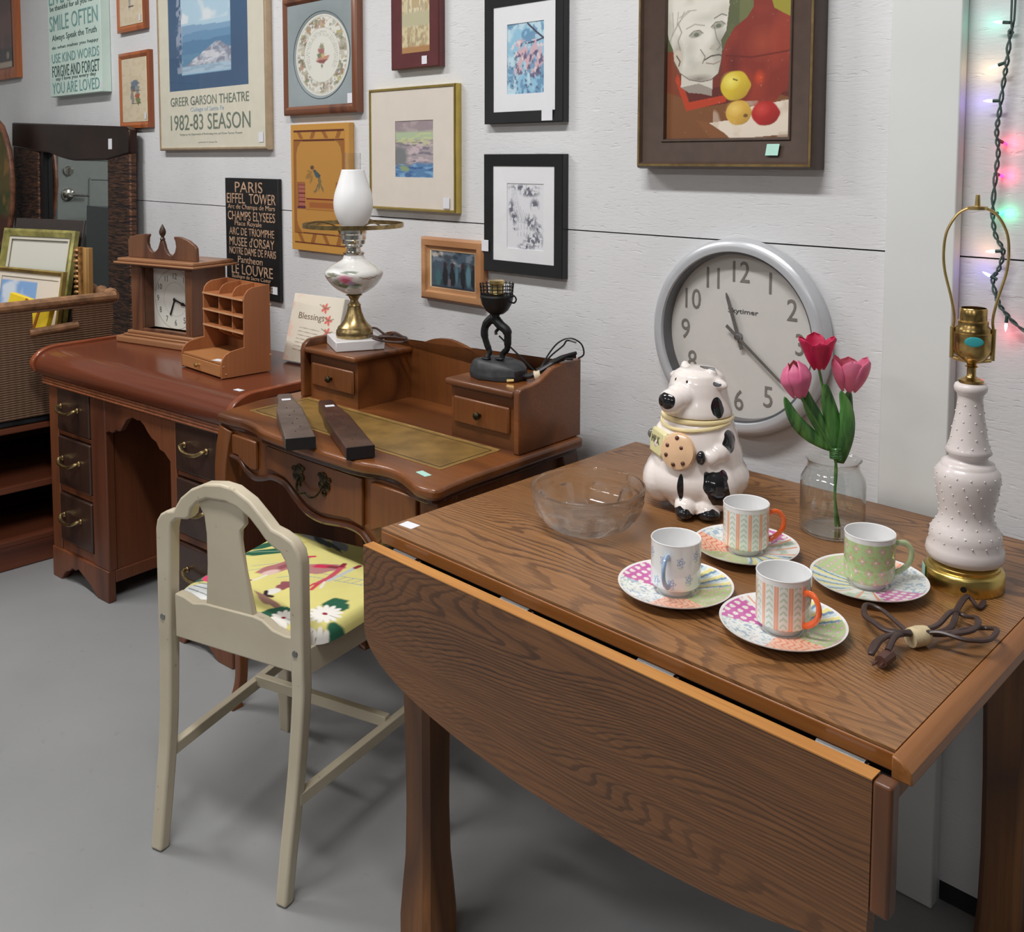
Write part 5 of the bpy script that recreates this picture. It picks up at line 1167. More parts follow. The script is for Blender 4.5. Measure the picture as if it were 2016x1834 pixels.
bulbs = [((-.558,-.022,1.624),(-.7,.0,.10),(90,220,190)),((-.563,-.022,1.556),(-.8,.0,-.25),(255,214,150)),((-.569,-.022,1.493),(-1,.0,.03),(130,110,230)),((-.566,-.016,1.425),(.3,.85,-.3),(255,40,90)),((-.570,-.016,1.368),(.3,.9,-.2),(255,40,110)),((-.571,-.015,1.300),(.5,.8,.0),(60,240,170)),((-.555,-.024,1.236),(-1,.0,-.1),(255,190,120)),((-.561,-.026,1.188),(-.85,.0,.40),(90,90,240)),((-.541,-.024,1.122),(-.05,.0,-1),(255,60,90))]
for i, (p, dv, cc) in enumerate(bulbs):
    p = Vector(p)-Vector((-.56,-.02,1.3)); q = Vector((0,0,1)).rotation_difference(Vector(dv).normalized()).to_matrix().to_4x4()
    m = MB(); m.M = Matrix.Translation(p) @ q; m.lathe([(.0028,-.003),(.0030,.008),(.0022,.009),(0,.009)], 10); s_ = obj('bulb_socket', m, plain('dark_green_socket', (40,70,62), .5), t)
    m = MB(); m.M = Matrix.Translation(p) @ q; m.lathe([(.0022,.0092),(.0027,.013),(.0020,.019),(.0004,.024),(0,.024)], 10); obj('bulb', m, emis('bulb_glow', tuple(min(255, int(v*.6+102)) for v in cc) if dv[1] < .5 else cc, 6), s_)
    ld = bpy.data.lights.new('fairy_light', 'POINT'); ld.energy = .018 if dv[1] < .5 else .018; ld.color = lin(cc); ld.shadow_soft_size = .004
    lo = bpy.data.objects.new('fairy_light', ld); COL.objects.link(lo); lo.parent = t; lo.location = p+Vector(dv).normalized()*(.032 if dv[1] < .5 else .016) + (Vector((0,0,0)) if dv[1] < .5 else Vector((.012,-.010,0)))

# ------------------------------------------------------------------ pictures on the wall
def framed(label, X0, X1, Z0, Z1, dep, prof, fmat, fn=None, nx=90, ny=90, mount=None, win=None, inset=0, glass=True, stick=None, group='framed pictures on the wall', cat='picture', name='framed_picture', pmat=None, recess=.006):
    """prof = (inset, y) with y running from 0 at the wall to -dep; win = opening of the mount in wall coordinates"""
    xc = (X0+X1)/2; t = thing(name, label, cat, (xc, 0, Z0), 0, group)
    w, h = X1-X0, Z1-Z0; fw_ = prof[-1][0]
    m = MB(); rect_frame(m, w, h, [(0, -.001)]+prof+[(fw_, -.001)], -w/2, 0); obj('frame', m, fmat, t)
    yb = -(dep-recess)
    m = MB(); m.box(-w/2+fw_*.5, w/2-fw_*.5, min(yb+.003, -.0015), -.001, fw_*.5, h-fw_*.5); obj('backing', m, BLACK, t)
    if mount:
        a, b_, c, e = win[0]-xc, win[1]-xc, win[2]-Z0, win[3]-Z0
        A = [(-w/2+fw_*.9, fw_*.9), (w/2-fw_*.9, fw_*.9), (w/2-fw_*.9, h-fw_*.9), (-w/2+fw_*.9, h-fw_*.9)]; B = [(a, c), (b_, c), (b_, e), (a, e)]
        m = MB(); y0 = yb-.0022
        va = [m.V((x, y0, z)) for x, z in A]; vb = [m.V((x, y0, z)) for x, z in B]; vc = [m.V((x, yb-.0002, z)) for x, z in B]; vd = [m.V((x, yb-.0002, z)) for x, z in A]
        for q in range(4): r_ = (q+1) % 4; m.Fc([va[q], va[r_], vb[r_], vb[q]]); m.Fc([vb[q], vb[r_], vc[r_], vc[q]]); m.Fc([vc[q], vc[r_], vd[r_], vd[q]]); m.Fc([vd[q], vd[r_], va[r_], va[q]])
        obj('mount', m, mount, t); pw = (a-.001, b_+.001, c-.001, e+.001)
    else: pw = (-w/2+fw_*.95, w/2-fw_*.95, fw_*.95, h-fw_*.95)
    if fn: paint_plane('print', pw[1]-pw[0], pw[3]-pw[2], nx, ny, fn, t, (pw[0], yb-.0004, pw[2]), pmat)
    if glass:
        m = MB(); m.box(-w/2+fw_*.93, w/2-fw_*.93, yb-.0052, yb-.0040, fw_*.93, h-fw_*.93); obj('glass_pane', m, PANE, t)
    if stick: sticker(t, stick[0]-xc, stick[1]-Z0, stick[2], *(stick[3:]))
    return t
OR_FR = wood('orange_pine_frame', (176,100,54), (136,70,36), 'z', k=5, ns=5, rough=.35, fine=.3, coat=.2)
def f_maroon(c): c.C[:] = lin((84,50,48)); c.nmix(5, 6, (110,70,62), .4, .6, 3, .8); c.rect(.3, 1, .0, .16, (40,34,34)); c.rect(.35, .95, .0, .05, (190,170,150)); c.ell(.8, .10, .06, .03, (150,140,120))
framed('orange wood framed maroon picture, leftmost on the wall', -5.72, -5.235, 1.805, 2.55, .03, [(0,-.026),(.02,-.030),(.055,-.024),(.058,-.018)], OR_FR, f_maroon)
# mint canvas
t = thing('canvas_sign', 'pale mint canvas of positive sayings, second from the left on the wall', 'sign', (-4.46, 0, 1.682), 0)
m = MB(); m.box(-.30, .285, -.042, -.001, 0, .62); obj('canvas', m, plain('mint_canvas', (205,224,214), .75, var=.05, vs=6), t, bevel=.002)
TEAL1 = plain('teal_ink', (120,160,156), .8, var=.1); TEAL2 = plain('dark_teal_ink', (72,98,94), .8, var=.2); 
lettering([('YOU ARE LOVED', -.005, .038, .53, .05), ('SMILE OFTEN', -.01, .335, .54, .07), ('LIVE LAUGH', -.01, .455, .54, .07), ('USE KIND WORDS', .0, .175, .53, .042)], TEAL1, t, y=-.0425)
lettering([('FORGIVE AND FORGET', .0, .115, .53, .052), ('say I love you every day', .0, .078, .45, .02), ('Always Speak the Truth', -.005, .265, .50, .035), ('do what makes you happy', 0, .222, .52, .018), ('be thankful for all you have', -.01, .400, .52, .03)], TEAL2, t, name='small_lettering', y=-.0425)
sticker(t, .272, .03, -.0425, .02, .03)
def f_kok(c, s=0):
    c.C[:] = lin((222,206,178)); c.nmix(8, 20, (206,186,152), .5, .6, 3+s, .5)
    if s == 0:
        for (x, y, rx, ry, col) in ((.50,.60,.16,.05,(110,124,140)),(.45,.52,.10,.05,(96,104,110)),(.62,.50,.07,.08,(140,150,150)),(.42,.38,.06,.09,(150,140,130)),(.62,.40,.08,.05,(176,90,60)),(.64,.33,.09,.05,(120,130,80))): c.ell(x, y, rx, ry, col, 0, .3, .4, int(x*40))
        c.line([(.40,.49),(.72,.49)], .012, (120,60,44)); c.line([(.38,.29),(.74,.285)], .012, (60,50,44))
    else:
        c.ell(.45,.42,.05,.2,(160,160,156),0,.3,.3,3); c.line([(.40,.27),(.62,.27)], .02, (90,70,60))
framed('small orange wood framed sketch at the top edge, beside the mint canvas', -4.066, -3.803, 1.918, 2.24, .022, [(0,-.018),(.012,-.022),(.024,-.016),(.027,-.012)], OR_FR, lambda c: f_kok(c, 1), stick=(-3.85,1.965,-.018,.016,.026))
framed('small orange wood framed drawing of a figure, directly right of the mint canvas', -4.062, -3.778, 1.520, 1.832, .022, [(0,-.018),(.012,-.022),(.024,-.016),(.027,-.012)], OR_FR, f_kok, stick=(-3.822,1.568,-.018,.018,.026))
# theatre poster
def f_poster(c):
    c.Y = .10+(c.Y-.10)*2.0; c.C[:] = lin((56,88,122)); c.mott(.12, 6, 3, 3)
    c.poly([(.17,.10),(.80,.10),(.80,3),(.17,3)], (146,186,212)); w = (c.X > .17) & (c.X < .80) & (c.Y > .10)
    c.mix((w & (c.Y > .62))*1., (178,206,222)); c.nmix(6, 5, (224,228,230), .45, .6, 5, .9, (w & (c.Y > .74))*1.)
    def hill(y0, amp, col, sd, f=4): c.mix((w & (c.Y < y0+amp*(vnoise(c.X*f+sd, c.X*0+sd, sd)-.5)*2))*1., col)
    hill(.72, .06, (128,164,194), 4); hill(.60, .04, (104,146,180), 7, 5); hill(.52, .03, (84,128,164), 9, 6); hill(.36, .02, (96,140,170), 2, 6)
    rock = w & (c.Y < .20+.26*np.clip((c.X-.22)/.40, 0, 1)-.10*np.clip((c.X-.66)/.14, 0, 1)+.02*(vnoise(c.X*20, c.Y*20, 3)-.5)) ; c.mix(rock*1., (178,184,196)); c.nmix(30, 24, (120,124,144), .45, .6, 8, .8, rock*1.); c.nmix(9, 26, (222,222,226), .55, .65, 6, .7, rock*1.)
    c.mix((w & (c.Y < .20))*1., (172,196,212)); c.nmix(8, 40, (140,164,186), .5, .6, 3, .7, (w & (c.Y < .20))*1.)
    edge = (c.X > .10) & (c.X < .19) & (c.Y > .12); c.nmix(30, 18, (158,168,186), .42, .5, 12, .8, edge*1.)
PAPERC = plain('cream_paper', (218,212,194), .75, var=.02)
tp = framed('cream theatre season poster with a blue mountain scene in thin frame', -3.688, -2.892, 1.425, 2.30, .026, [(0,-.022),(.004,-.026),(.010,-.026),(.012,-.020)], plain('champagne_frame', (196,172,142), .35, .5, var=.06), f_poster, 160, 150, PAPERC, (-3.598, -3.012, 1.652, 2.25), stick=(-2.935, 1.468, -.0235, .030, .034))
SAGE = plain('sage_ink', (110,122,106), .8, var=.12)
lettering([('GREER GARSON THEATRE', -.010, .186, .58, .034), ('1982-83 SEASON', -.008, .106, .59, .058)], SAGE, tp, y=-.0224)
lettering([('College of Santa Fe', -.018, .151, .25, .020)], plain('pale_blue_ink', (170,190,204), .8), tp, name='blue_lettering', y=-.0224)
lettering([('Design by the Department of Performing Arts and Greer Garson Theatre', .0, .060, .46, .010), ('printed in Santa Fe', -.015, .030, .14, .006)], plain('faint_ink', (170,174,160), .8), tp, name='small_lettering', y=-.0224)
# paris sign
t = thing('subway_sign', 'narrow black sign listing Paris landmarks in tan lettering', 'sign', (-3.022, 0, .905), 0)
m = MB(); m.box(-.176, .176, -.016, -.001, 0, .42); obj('board', m, plain('distressed_black', (20,19,20), .5, var=.4, vs=20), t, bevel=.002)
TAN = plain('tan_lettering', (196,160,132), .7, var=.25, vs=60)
lettering([('PARIS', -.012, .388, .185, .038), ('EIFFEL  TOWER', .0, .348, .325, .036), ('Arc de Champs de Mars', .0, .316, .315, .022), ('CHAMPS ELYSEES', .0, .286, .315, .032), ('Place Royale', -.02, .257, .18, .022), ('ARC DE TRIOMPHE', .0, .230, .30, .027), ("MUSEE d'ORSAY", .0, .194, .30, .033), ('NOTRE DAME DE PARIS', .004, .160, .31, .026), ('Pantheon', -.01, .130, .165, .024), ('LE LOUVRE', .0, .095, .275, .037), ('Basilique du Sacre Coeur', -.005, .066, .26, .018), ('MONTMARTRE', 0, .038, .28, .024)], TAN, t, y=-.0165)
sticker(t, .150, .038, -.0168, .03, .026)
# oval floral
def f_floral(c):
    c.C[:] = lin((226,224,214)); X = (c.X-.5)*2; Y = (c.Y-.5)*2; r_ = np.hypot(X, Y); th = np.arctan2(Y, X)
    n = vnoise(9+3.5*np.cos(th)*2, 9+3.5*np.sin(th)*2, 5); ring = (r_ > .66) & (r_ < .92)
    for (sd, col, lo) in ((3,(150,140,112),.52),(5,(176,132,110),.60),(7,(120,124,100),.62),(9,(190,180,110),.70),(11,(110,92,90),.70)): c.nmix(15, 20, col, lo, lo+.06, sd, .85, ring*np.clip(.3+n*1.2, 0, 1))
    for rad_ in (.66,.94): c.mix((np.abs(r_-rad_) < .008)*.6, (170,166,150))
    for (x, y, rx, ry, col) in ((.50,.55,.07,.05,(170,110,104)),(.46,.50,.06,.03,(120,130,100)),(.54,.46,.07,.035,(196,140,120)),(.50,.42,.07,.025,(140,80,76)),(.52,.50,.04,.02,(200,180,120)),(.50,.37,.02,.03,(130,140,110)),(.51,.60,.03,.03,(150,150,120))): c.ell(x, y, rx, ry, col, 0, .4, .5, int(y*90))
    tx = (r_ > .46) & (r_ < .60) & (np.abs(th+PI/2) > .9); c.mix((tx & (np.mod(th*20, 1.9) < .8) & (vnoise(th*30+40, r_*40, 3) > .35))*.55, (130,132,124))
t = framed('brown framed oval floral verse on a blue grey mount', -2.790, -2.385, 1.535, 1.915, .03, [(0,-.022),(.008,-.028),(.018,-.030),(.028,-.022),(.030,-.018)], wood('brown_moulding', (128,80,56), (92,54,40), 'z', k=5, ns=5, rough=.35, fine=.3, coat=.2), None, stick=(-2.422,1.578,-.0235,.026,.03), recess=.012)
BGM = plain('blue_grey_mount', (146,156,158), .75, var=.02)
m = MB(); A = []; B = []; Cc_ = []; n = 64
for q in range(n):
    a = 2*PI*q/n; A.append(m.V((.152*math.cos(a)+.013, -.0222, .184+.134*math.sin(a)))); Cc_.append(m.V((.145*math.cos(a)+.013, -.0195, .184+.127*math.sin(a))))
    k_ = min(1/abs(math.cos(a)) if abs(math.cos(a)) > 1e-6 else 9, 1/abs(math.sin(a)) if abs(math.sin(a)) > 1e-6 else 9); B.append(m.V((.178*math.cos(a)*k_, -.0222, .19+.163*math.sin(a)*k_)))
for q in range(n): r_ = (q+1) % n; m.Fc([A[q], A[r_], B[r_], B[q]]); m.Fc([A[q], A[r_], Cc_[r_], Cc_[q]])
obj('mount', m, BGM, t)
paint_plane('print', .292, .258, 150, 150, f_floral, t, (.013-.146, -.0194, .184-.129))
m = MB(); P = [(.154*math.cos(2*PI*q/64)+.013, -.0226, .184+.136*math.sin(2*PI*q/64)) for q in range(64)]; m.tube(P, .0011, 5, closed=True, up=(0,1,0)); obj('mount_line', m, plain('slate_line', (84,92,98), .6), t)
# burgundy
def f_etch(c):
    c.C[:] = lin((214,200,160)); c.nmix(8, 14, (170,146,108), .5, .6, 3, .7); c.rect(.18, .82, .25, 1, (222,210,176)); c.nmix(20, 24, (150,130,100), .5, .56, 6, .6, ((c.X > .2) & (c.X < .8))*1.); c.poly([(.42,.50),(.58,.50),(.52,.78),(.48,.78)], (150,90,70)); c.rect(.36, .64, .44, .52, (190,170,130)); c.band(.26, .40, (190,184,150), .03); c.band(-.1, .06, (176,130,80), .02)
framed('burgundy framed narrow etching hanging at the top edge of the wall', -2.222, -2.013, 1.648, 2.02, .024, [(0,-.020),(.003,-.024),(.045,-.018),(.047,-.014)], plain('burgundy_frame', (92,40,42), .35, var=.06, coat=.3), f_etch, 70, 120, stick=(-2.075,1.668,-.0225,.022,.024))
# black frames
BLKF = plain('satin_black_frame', (24,24,26), .38, var=.08, coat=.1); WM = plain('white_mount', (232,232,234), .75, var=.01)
def f_cherry(c):
    c.C[:] = lin((150,196,220)); c.nmix(5, 6, (196,222,232), .45, .62, 3, .9); c.nmix(7, 9, (96,140,176), .55, .62, 6, .8); 
    c.line([(.55,.98),(.80,.84),(1.0,.74)], .03, (66,60,84)); c.line([(1,.76),(.75,.72),(.5,.70)], .022, (70,64,90)); 
    for (x, y, r_) in ((.35,.72,.08),(.45,.55,.14),(.62,.52,.12),(.75,.60,.10),(.85,.48,.12),(.30,.58,.07),(.55,.40,.09),(.80,.35,.10),(.35,.33,.07),(.68,.30,.06)): c.ell(x, y, r_, r_*.55, (212,178,186), x*90, .4, .6, int(x*50)); c.ell(x+.03, y-.03, r_*.5, r_*.3, (110,100,130), x*60, .5, .6, int(y*50))
    c.nmix(14, 16, (84,88,122), .62, .68, 9, .8, (c.Y < .6)*1.); c.nmix(12, 12, (232,216,214), .64, .70, 14, .8, ((c.Y > .3) & (c.Y < .75))*1.)
def f_ink(c):
    c.C[:] = lin((226,226,230))
    for (x, y, rx, ry) in ((.45,.93,.4,.05),(.62,.85,.25,.06),(.75,.68,.12,.10),(.12,.62,.08,.14),(.2,.48,.10,.12),(.65,.42,.18,.12),(.72,.15,.28,.13),(.5,.05,.2,.05),(.25,.30,.10,.03),(.85,.32,.12,.08)): c.nmix(22, 22, (60,60,84), .42, .50, int(x*30), .85, np.clip(1.6-np.hypot((c.X-x)/rx, (c.Y-y)/ry)*1.3, 0, 1))
    for k_ in range(9): x = .2+.08*k_; c.line([(x, .75-.05*k_), (x+.12, .5-.04*k_), (x+.1, .2)], .007, (90,90,110), .6)
    for k_ in range(6): c.line([(.15+.02*k_, .9), (.1+.05*k_, .6), (.3+.03*k_, .4)], .006, (120,120,140), .6)
bp = lambda w_: [(0,-.020),(.002,-.022),(w_,-.018),(w_+.001,-.012)]
framed('black framed cherry blossom photo print on a blue sky, upper of the two black frames', -1.836, -1.560, 1.484, 1.812, .022, bp(.030), BLKF, f_cherry, 110, 150, WM, (-1.757,-1.629,1.558,1.735), stick=(-1.612,1.503,-.0222,.036,.030), recess=.008)
framed('black framed ink blossom print in grey and white, lower of the two black frames', -1.838, -1.560, 1.098, 1.406, .022, bp(.031), BLKF, f_ink, 110, 140, WM, (-1.757,-1.628,1.163,1.331), stick=(-1.832,1.165,-.0222,.026,.030), recess=.008)
# gold
def f_pond(c):
    c.C[:] = lin((176,160,160)); c.nmix(4, 8, (150,134,140), .45, .6, 3, .8); c.band(.66, .80, (176,192,158), .04); c.nmix(5, 26, (200,204,150), .52, .6, 5, .8, ((c.Y > .5) & (c.Y < .78))*1.)
    c.band(.28, .56, (168,156,160), .06); c.nmix(6, 26, (206,186,190), .5, .58, 8, .8, ((c.Y > .25) & (c.Y < .62))*1.); c.nmix(6, 30, (110,104,120), .6, .66, 10, .8, ((c.Y > .2) & (c.Y < .62))*1.); c.ell(.12, .35, .2, .22, (120,122,124), 0, .6)
    c.mix(np.clip((.26-c.Y+.08*(vnoise(c.X*5, c.Y*9, 3)-.3))/.06, 0, 1), (84,128,172)); c.nmix(6, 30, (130,176,210), .55, .62, 12, .8, (c.Y < .24)*1.); c.nmix(6, 30, (40,80,140), .6, .66, 14, .8, (c.Y < .2)*1.); c.ell(.25,.15,.14,.05,(140,160,120),0,.5,.5)
framed('thin gold framed small water garden print on a wide cream mount', -2.330, -1.947, 1.245, 1.598, .024, [(0,-.021),(.002,-.024),(.006,-.024),(.009,-.017)], plain('polished_gold_frame', (200,176,96), .25, .9, var=.05), f_pond, 100, 120, plain('cream_mount', (222,212,200), .8, var=.015), (-2.210,-2.042,1.341,1.502), stick=(-1.985,1.272,-.0225,.026,.03))
# marquetry panel
def f_marq(c):
    B_ = (196,144,68); D_ = (150,96,44); DK = (92,40,26)
    c.C[:] = lin(B_); c.mott(.06, 3, 10, 3); c.rect(.05, .95, .05, .945, (186,134,62))
    for (y0, y1) in ((.885,.945),(.068,.135)):
        c.rect(.07, .93, y0, y1, (190,138,62))
        for q in range(4): x = .10+.22*q; c.poly([(x,y1),(x+.07,y1),(x+.13,y0),(x+.07,y0)] if q % 2 == 0 else [(x+.06,y1),(x+.13,y1),(x+.09,y0),(x+.02,y0)], D_)
    for y in (.948,.874,.140,.060): c.rect(.05, .93, y-.006, y+.006, DK)
    for (xa, xb) in ((.045,.095),(.89,.94)): c.rect(xa, xb, .14, .87, D_)
    c.poly([(.095,.87),(.095,.76),(.12,.82),(.17,.86),(.22,.87)], D_); c.poly([(.89,.87),(.89,.76),(.865,.82),(.81,.86),(.76,.87)], D_); c.poly([(.095,.14),(.095,.24),(.12,.19),(.17,.15),(.22,.14)], D_); c.poly([(.89,.14),(.89,.24),(.865,.19),(.81,.15),(.76,.14)], D_)
    c.rect(.10, .25, .33, .545, (150,92,52)); c.rect(.14, .24, .34, .53, (170,98,84))
    for q in range(6): y = .35+.034*q; c.rect(.13, .25, y, y+.006, (96,24,24))
    c.rect(.10, .26, .335, .352, (90,40,60)); c.rect(.26, .89, .41, .418, (112,20,20)); c.rect(.26, .89, .33, .408, (176,118,54)); c.rect(.32, .85, .345, .385, (158,92,44)); c.poly([(.26,.33),(.89,.33),(.89,.322),(.26,.326)], D_); c.rect(.78, .84, .40, .55, (150,92,52))
    c.ell(.38,.66,.035,.017,(96,72,52),0,.2); c.poly([(.39,.64),(.43,.645),(.53,.60),(.50,.575),(.44,.59)], (64,74,72)); c.ell(.45,.605,.04,.02,(64,90,96),-30,.3)
    for (x, y, rx, ry, an) in ((.33,.63,.05,.008,-10),(.32,.60,.05,.02,20),(.36,.57,.05,.015,60),(.51,.56,.04,.02,-20),(.50,.53,.04,.015,80),(.46,.50,.05,.012,50),(.55,.50,.04,.014,-50),(.43,.475,.03,.008,10)): c.ell(x, y, rx, ry, (150,112,56) if x < .4 else (120,104,70), an, .3, .4, int(y*80))
t = thing('marquetry_panel', 'tall honey coloured inlaid wood panel of a leaping figure behind the oil lamp', 'picture', (-2.594, 0, 1.095), 0)
m = MB(); m.box(-.160, .160, -.0215, -.001, 0, .410); obj('panel', m, plain('honey_veneer', (206,154,78), .45, coat=.1, var=.06, vs=8), t, bevel=.0015)
paint_plane('inlay', .318, .408, 150, 190, f_marq, t, (-.159, -.0219, .001), colattr('inlay_veneer', .45, .1))
# small teal
def f_fig(c):
    c.C[:] = lin((66,82,96)); c.nmix(5, 5, (120,130,140), .52, .62, 3, .7, (c.Y > .6)*1.); c.nmix(5, 6, (200,190,180), .68, .74, 6, .7, (c.Y > .65)*1.); c.nmix(4, 5, (36,46,56), .5, .6, 9, .8)
    for x in (.30,.46,.68,.90): c.ell(x, .36, .055, .24, (24,26,32), 0, .2, .2, int(x*30)); c.ell(x, .62, .04, .06, (50,34,34), 0, .3)
    c.rect(.36, .42, .0, .3, (100,96,104)); c.ell(.55,.4,.03,.2,(76,112,124),0,.5); c.ell(.80,.4,.05,.25,(84,120,132),0,.5); c.ell(.15,.3,.06,.2,(60,100,104),0,.5); c.band(-.1,.12,(30,44,58),.04)
framed('small light wood framed dark teal painting of figures above the desk hutch', -2.098, -1.842, .998, 1.174, .024, [(0,-.018),(.006,-.023),(.022,-.024),(.026,-.018),(.036,-.016),(.040,-.012)], wood('pine_frame', (200,150,106), (166,116,76), 'x', k=4, ns=5, rough=.4, fine=.25), f_fig, 110, 80, plain('cream_liner', (214,206,176), .6), (-2.056,-1.868,1.026,1.146), glass=False, recess=.010)
# still life
def f_still(c):
    c.Y = c.Y/.86; c.C[:] = lin((96,34,22)); X, Y = c.X, c.Y
    c.rect(0, 1, .30, 1.3, (112,46,30)); c.rect(.0, .60, .6, 1.3, (86,92,58)); c.mix((X > .60)*(Y > .60)*1., (104,108,66)); c.mix((X > .80)*(Y > .62)*1., (150,140,44)); c.nmix(5, 6, (108,110,72), .45, .6, 3, .7, ((X > .4) & (X < .68) & (Y > .6))*1.)
    c.poly([(0,.62),(.30,.62),(.26,.20),(.10,.10),(0,.10)], (122,56,30)); c.poly([(0,.0),(1,0),(1,.26),(.85,.30),(.5,.24),(.3,.22),(.12,.30),(0,.34)], (120,74,40)); c.poly([(.08,.42),(.18,.20),(.50,.25),(.52,.31),(.2,.27),(.10,.46)], (176,58,28)); c.poly([(.14,.44),(.20,.26),(.52,.30),(.50,.36),(.28,.34)], (92,34,24))
    # vase
    vp = [(.70,1.3),(.705,.86),(.66,.80),(.56,.74),(.49,.64),(.46,.52),(.50,.38),(.60,.27),(.72,.22),(.86,.22),(.96,.32),(1.01,.44),(1.01,.76),(.93,.80),(.86,.84),(.84,.90),(.84,1.3)]
    c.poly(vp, (128,42,28)); ins = np.zeros(X.shape); k_ = Cv(X, Y, (0,0,0)); k_.poly(vp, (255,255,255)); ins = k_.C[..., 0]
    c.nmix(4, 3, (150,54,34), .42, .6, 5, .8, ins); c.mix(np.clip(1-np.hypot((X-.78)/.14, (Y-.62)/.14), 0, 1)*ins*.6, (172,74,46)); c.mix(np.clip(1-np.hypot((X-.56)/.08, (Y-.5)/.2), 0, 1)*ins*.8, (92,22,16)); c.line([(.50,.56),(.70,.535),(1,.56)], .012, (100,24,16), .8); c.mix(np.clip(1-np.hypot((X-.76)/.05, (Y-.40)/.06), 0, 1)*ins, (206,70,30)); c.mix(np.clip(1-np.hypot((X-.64)/.08, (Y-.33)/.1), 0, 1)*ins*.8, (80,18,14))
    # head bust
    c.Y = c.Y+.035; Y = c.Y
    c.poly([(.13,.40),(.14,.60),(.40,.52),(.39,.33),(.28,.36)], (202,196,184)); c.poly([(.13,.40),(.2,.36),(.30,.35),(.39,.33),(.39,.38),(.28,.42)], (150,140,130))
    hp = [(.02,1.3),(-.01,.86),(.02,.74),(.06,.66),(.07,.58),(.12,.50),(.20,.45),(.30,.43),(.38,.44),(.44,.48),(.46,.56),(.47,.64),(.46,.70),(.50,.76),(.51,.84),(.52,.92),(.50,1.3)]
    c.poly(hp, (216,212,200)); k_ = Cv(X, Y, (0,0,0)); k_.poly(hp, (255,255,255)); hi = k_.C[..., 0]
    c.nmix(5, 6, (190,186,172), .48, .62, 7, .7, hi); c.mix(np.clip(1-np.hypot((X-.45)/.08, (Y-.66)/.2), 0, 1)*hi, (150,148,136)); c.mix(np.clip(1-np.hypot((X-.10)/.06, (Y-.62)/.14), 0, 1)*hi, (140,128,116)); c.mix(np.clip(1-np.hypot((X-.28)/.16, (Y-.45)/.04), 0, 1)*hi, (130,118,108))
    for (x, y, rx, ry, o_) in ((.20,.66,.07,.10,.5),(.36,.73,.05,.06,.5),(.34,.86,.14,.04,.4),(.22,.56,.06,.05,.5),(.42,.60,.03,.05,.4)): c.mix(np.clip(1.2-np.hypot((X-x)/rx, (Y-y)/ry), 0, 1)*hi*o_, (168,164,152) if x != .36 else (232,228,218))
    for (x, y) in ((.25,.755),(.43,.80)): c.ell(x, y, .052, .022, (160,158,140), 8, .3); c.ell(x+.005, y-.002, .022, .014, (104,110,96), 0, .3); c.line([(x-.055,y-.005),(x-.02,y+.024),(x+.03,y+.026),(x+.06,y+.004)], .007, (84,78,72), .8)
    c.line([(.17,.80),(.24,.825),(.32,.81)], .010, (150,142,130), .7); c.line([(.40,.85),(.46,.875),(.50,.86)], .008, (80,76,72), .8); c.line([(.40,.80),(.42,.72),(.455,.665),(.43,.64),(.37,.65)], .008, (120,114,104), .8); c.ell(.40, .655, .03, .02, (176,170,156), 0, .5)
    c.line([(.32,.575),(.38,.60),(.44,.605),(.46,.60)], .010, (90,78,72)); c.line([(.34,.555),(.40,.545),(.45,.56)], .008, (150,130,120)); c.line([(.29,.65),(.33,.60),(.31,.555)], .008, (130,120,110)); c.line([(.12,.66),(.10,.72),(.13,.78),(.10,.84)], .010, (140,130,118), .8); c.ell(.105,.60,.035,.06,(196,184,168),10,.3); c.line([(.09,.62),(.12,.58),(.11,.55)], .010, (90,76,66)); 
    for q in range(5): c.line([(.03+.02*q,.72+.04*q),(.06+.03*q,.80+.03*q),(.05+.05*q,.92)], .008, (150,146,132), .7)
    c.line(hp[4:16], .007, (84,70,62), .8)
    c.Y = c.Y-.035; Y = c.Y
    # cloth and fruit
    c.poly([(.34,.11),(.55,.13),(.60,.20),(1.0,.25),(1.02,.03),(.56,.0)], (222,208,190)); c.nmix(6, 8, (196,176,156), .52, .6, 3, .6, ((Y < .25) & (X > .4))*1.)
    c.poly([(.26,.135),(.36,.12),(.50,.04),(.56,-.01),(.40,-.01)], (128,80,44))
    def fruit(x, y, rx, ry, a, b_, d_): c.ell(x, y, rx, ry, a, 0, .08, .06, 3); c.mix(np.clip(1-np.hypot((X-x+rx*.3)/(rx*.75), (Y-y-ry*.35)/(ry*.7)), 0, 1)*.9, b_); k2 = np.clip(np.hypot((X-x)/rx, (Y-y)/ry), 0, 1); c.mix((k2 < 1)*np.clip((X-x)/rx*.5-(Y-y)/ry*.5, 0, 1)*.8, d_)
    fruit(.575,.355,.115,.098,(206,178,48),(240,226,110),(150,110,30)); fruit(.605,.175,.10,.082,(208,166,68),(232,200,110),(150,112,50)); fruit(.81,.165,.105,.080,(170,34,30),(206,70,60),(110,18,18))
    c.line([(.56,.40),(.59,.39)], .010, (110,90,40)); c.ell(.66,.155,.018,.012,(110,80,40)); c.nmix(40, 40, (255,255,255), .80, .9, 3, .1)
t = framed('large oil still life of a plaster head, red vase and fruit in heavy brown frame', -1.322, -.893, 1.372, 1.86, .046, [(0,-.028),(.003,-.042),(.006,-.046),(.012,-.046),(.016,-.040),(.058,-.028),(.060,-.031),(.064,-.030),(.066,-.022)], None or plain('umber_frame', (76,58,48), .42, var=.08, vs=40, coat=.05), f_still, 260, 300, glass=False, recess=.026, pmat=CANVAS, name='painting', group=None)
m = MB(); w_, h_ = .429, .488; rect_frame(m, w_-.012, h_-.012, [(0,-.0464),(.0,-.0470),(.005,-.0470),(.005,-.0464)], -w_/2+.006, .006); obj('gilt_line', m, plain('dull_gilt', (136,112,70), .4, .4, var=.2), t)
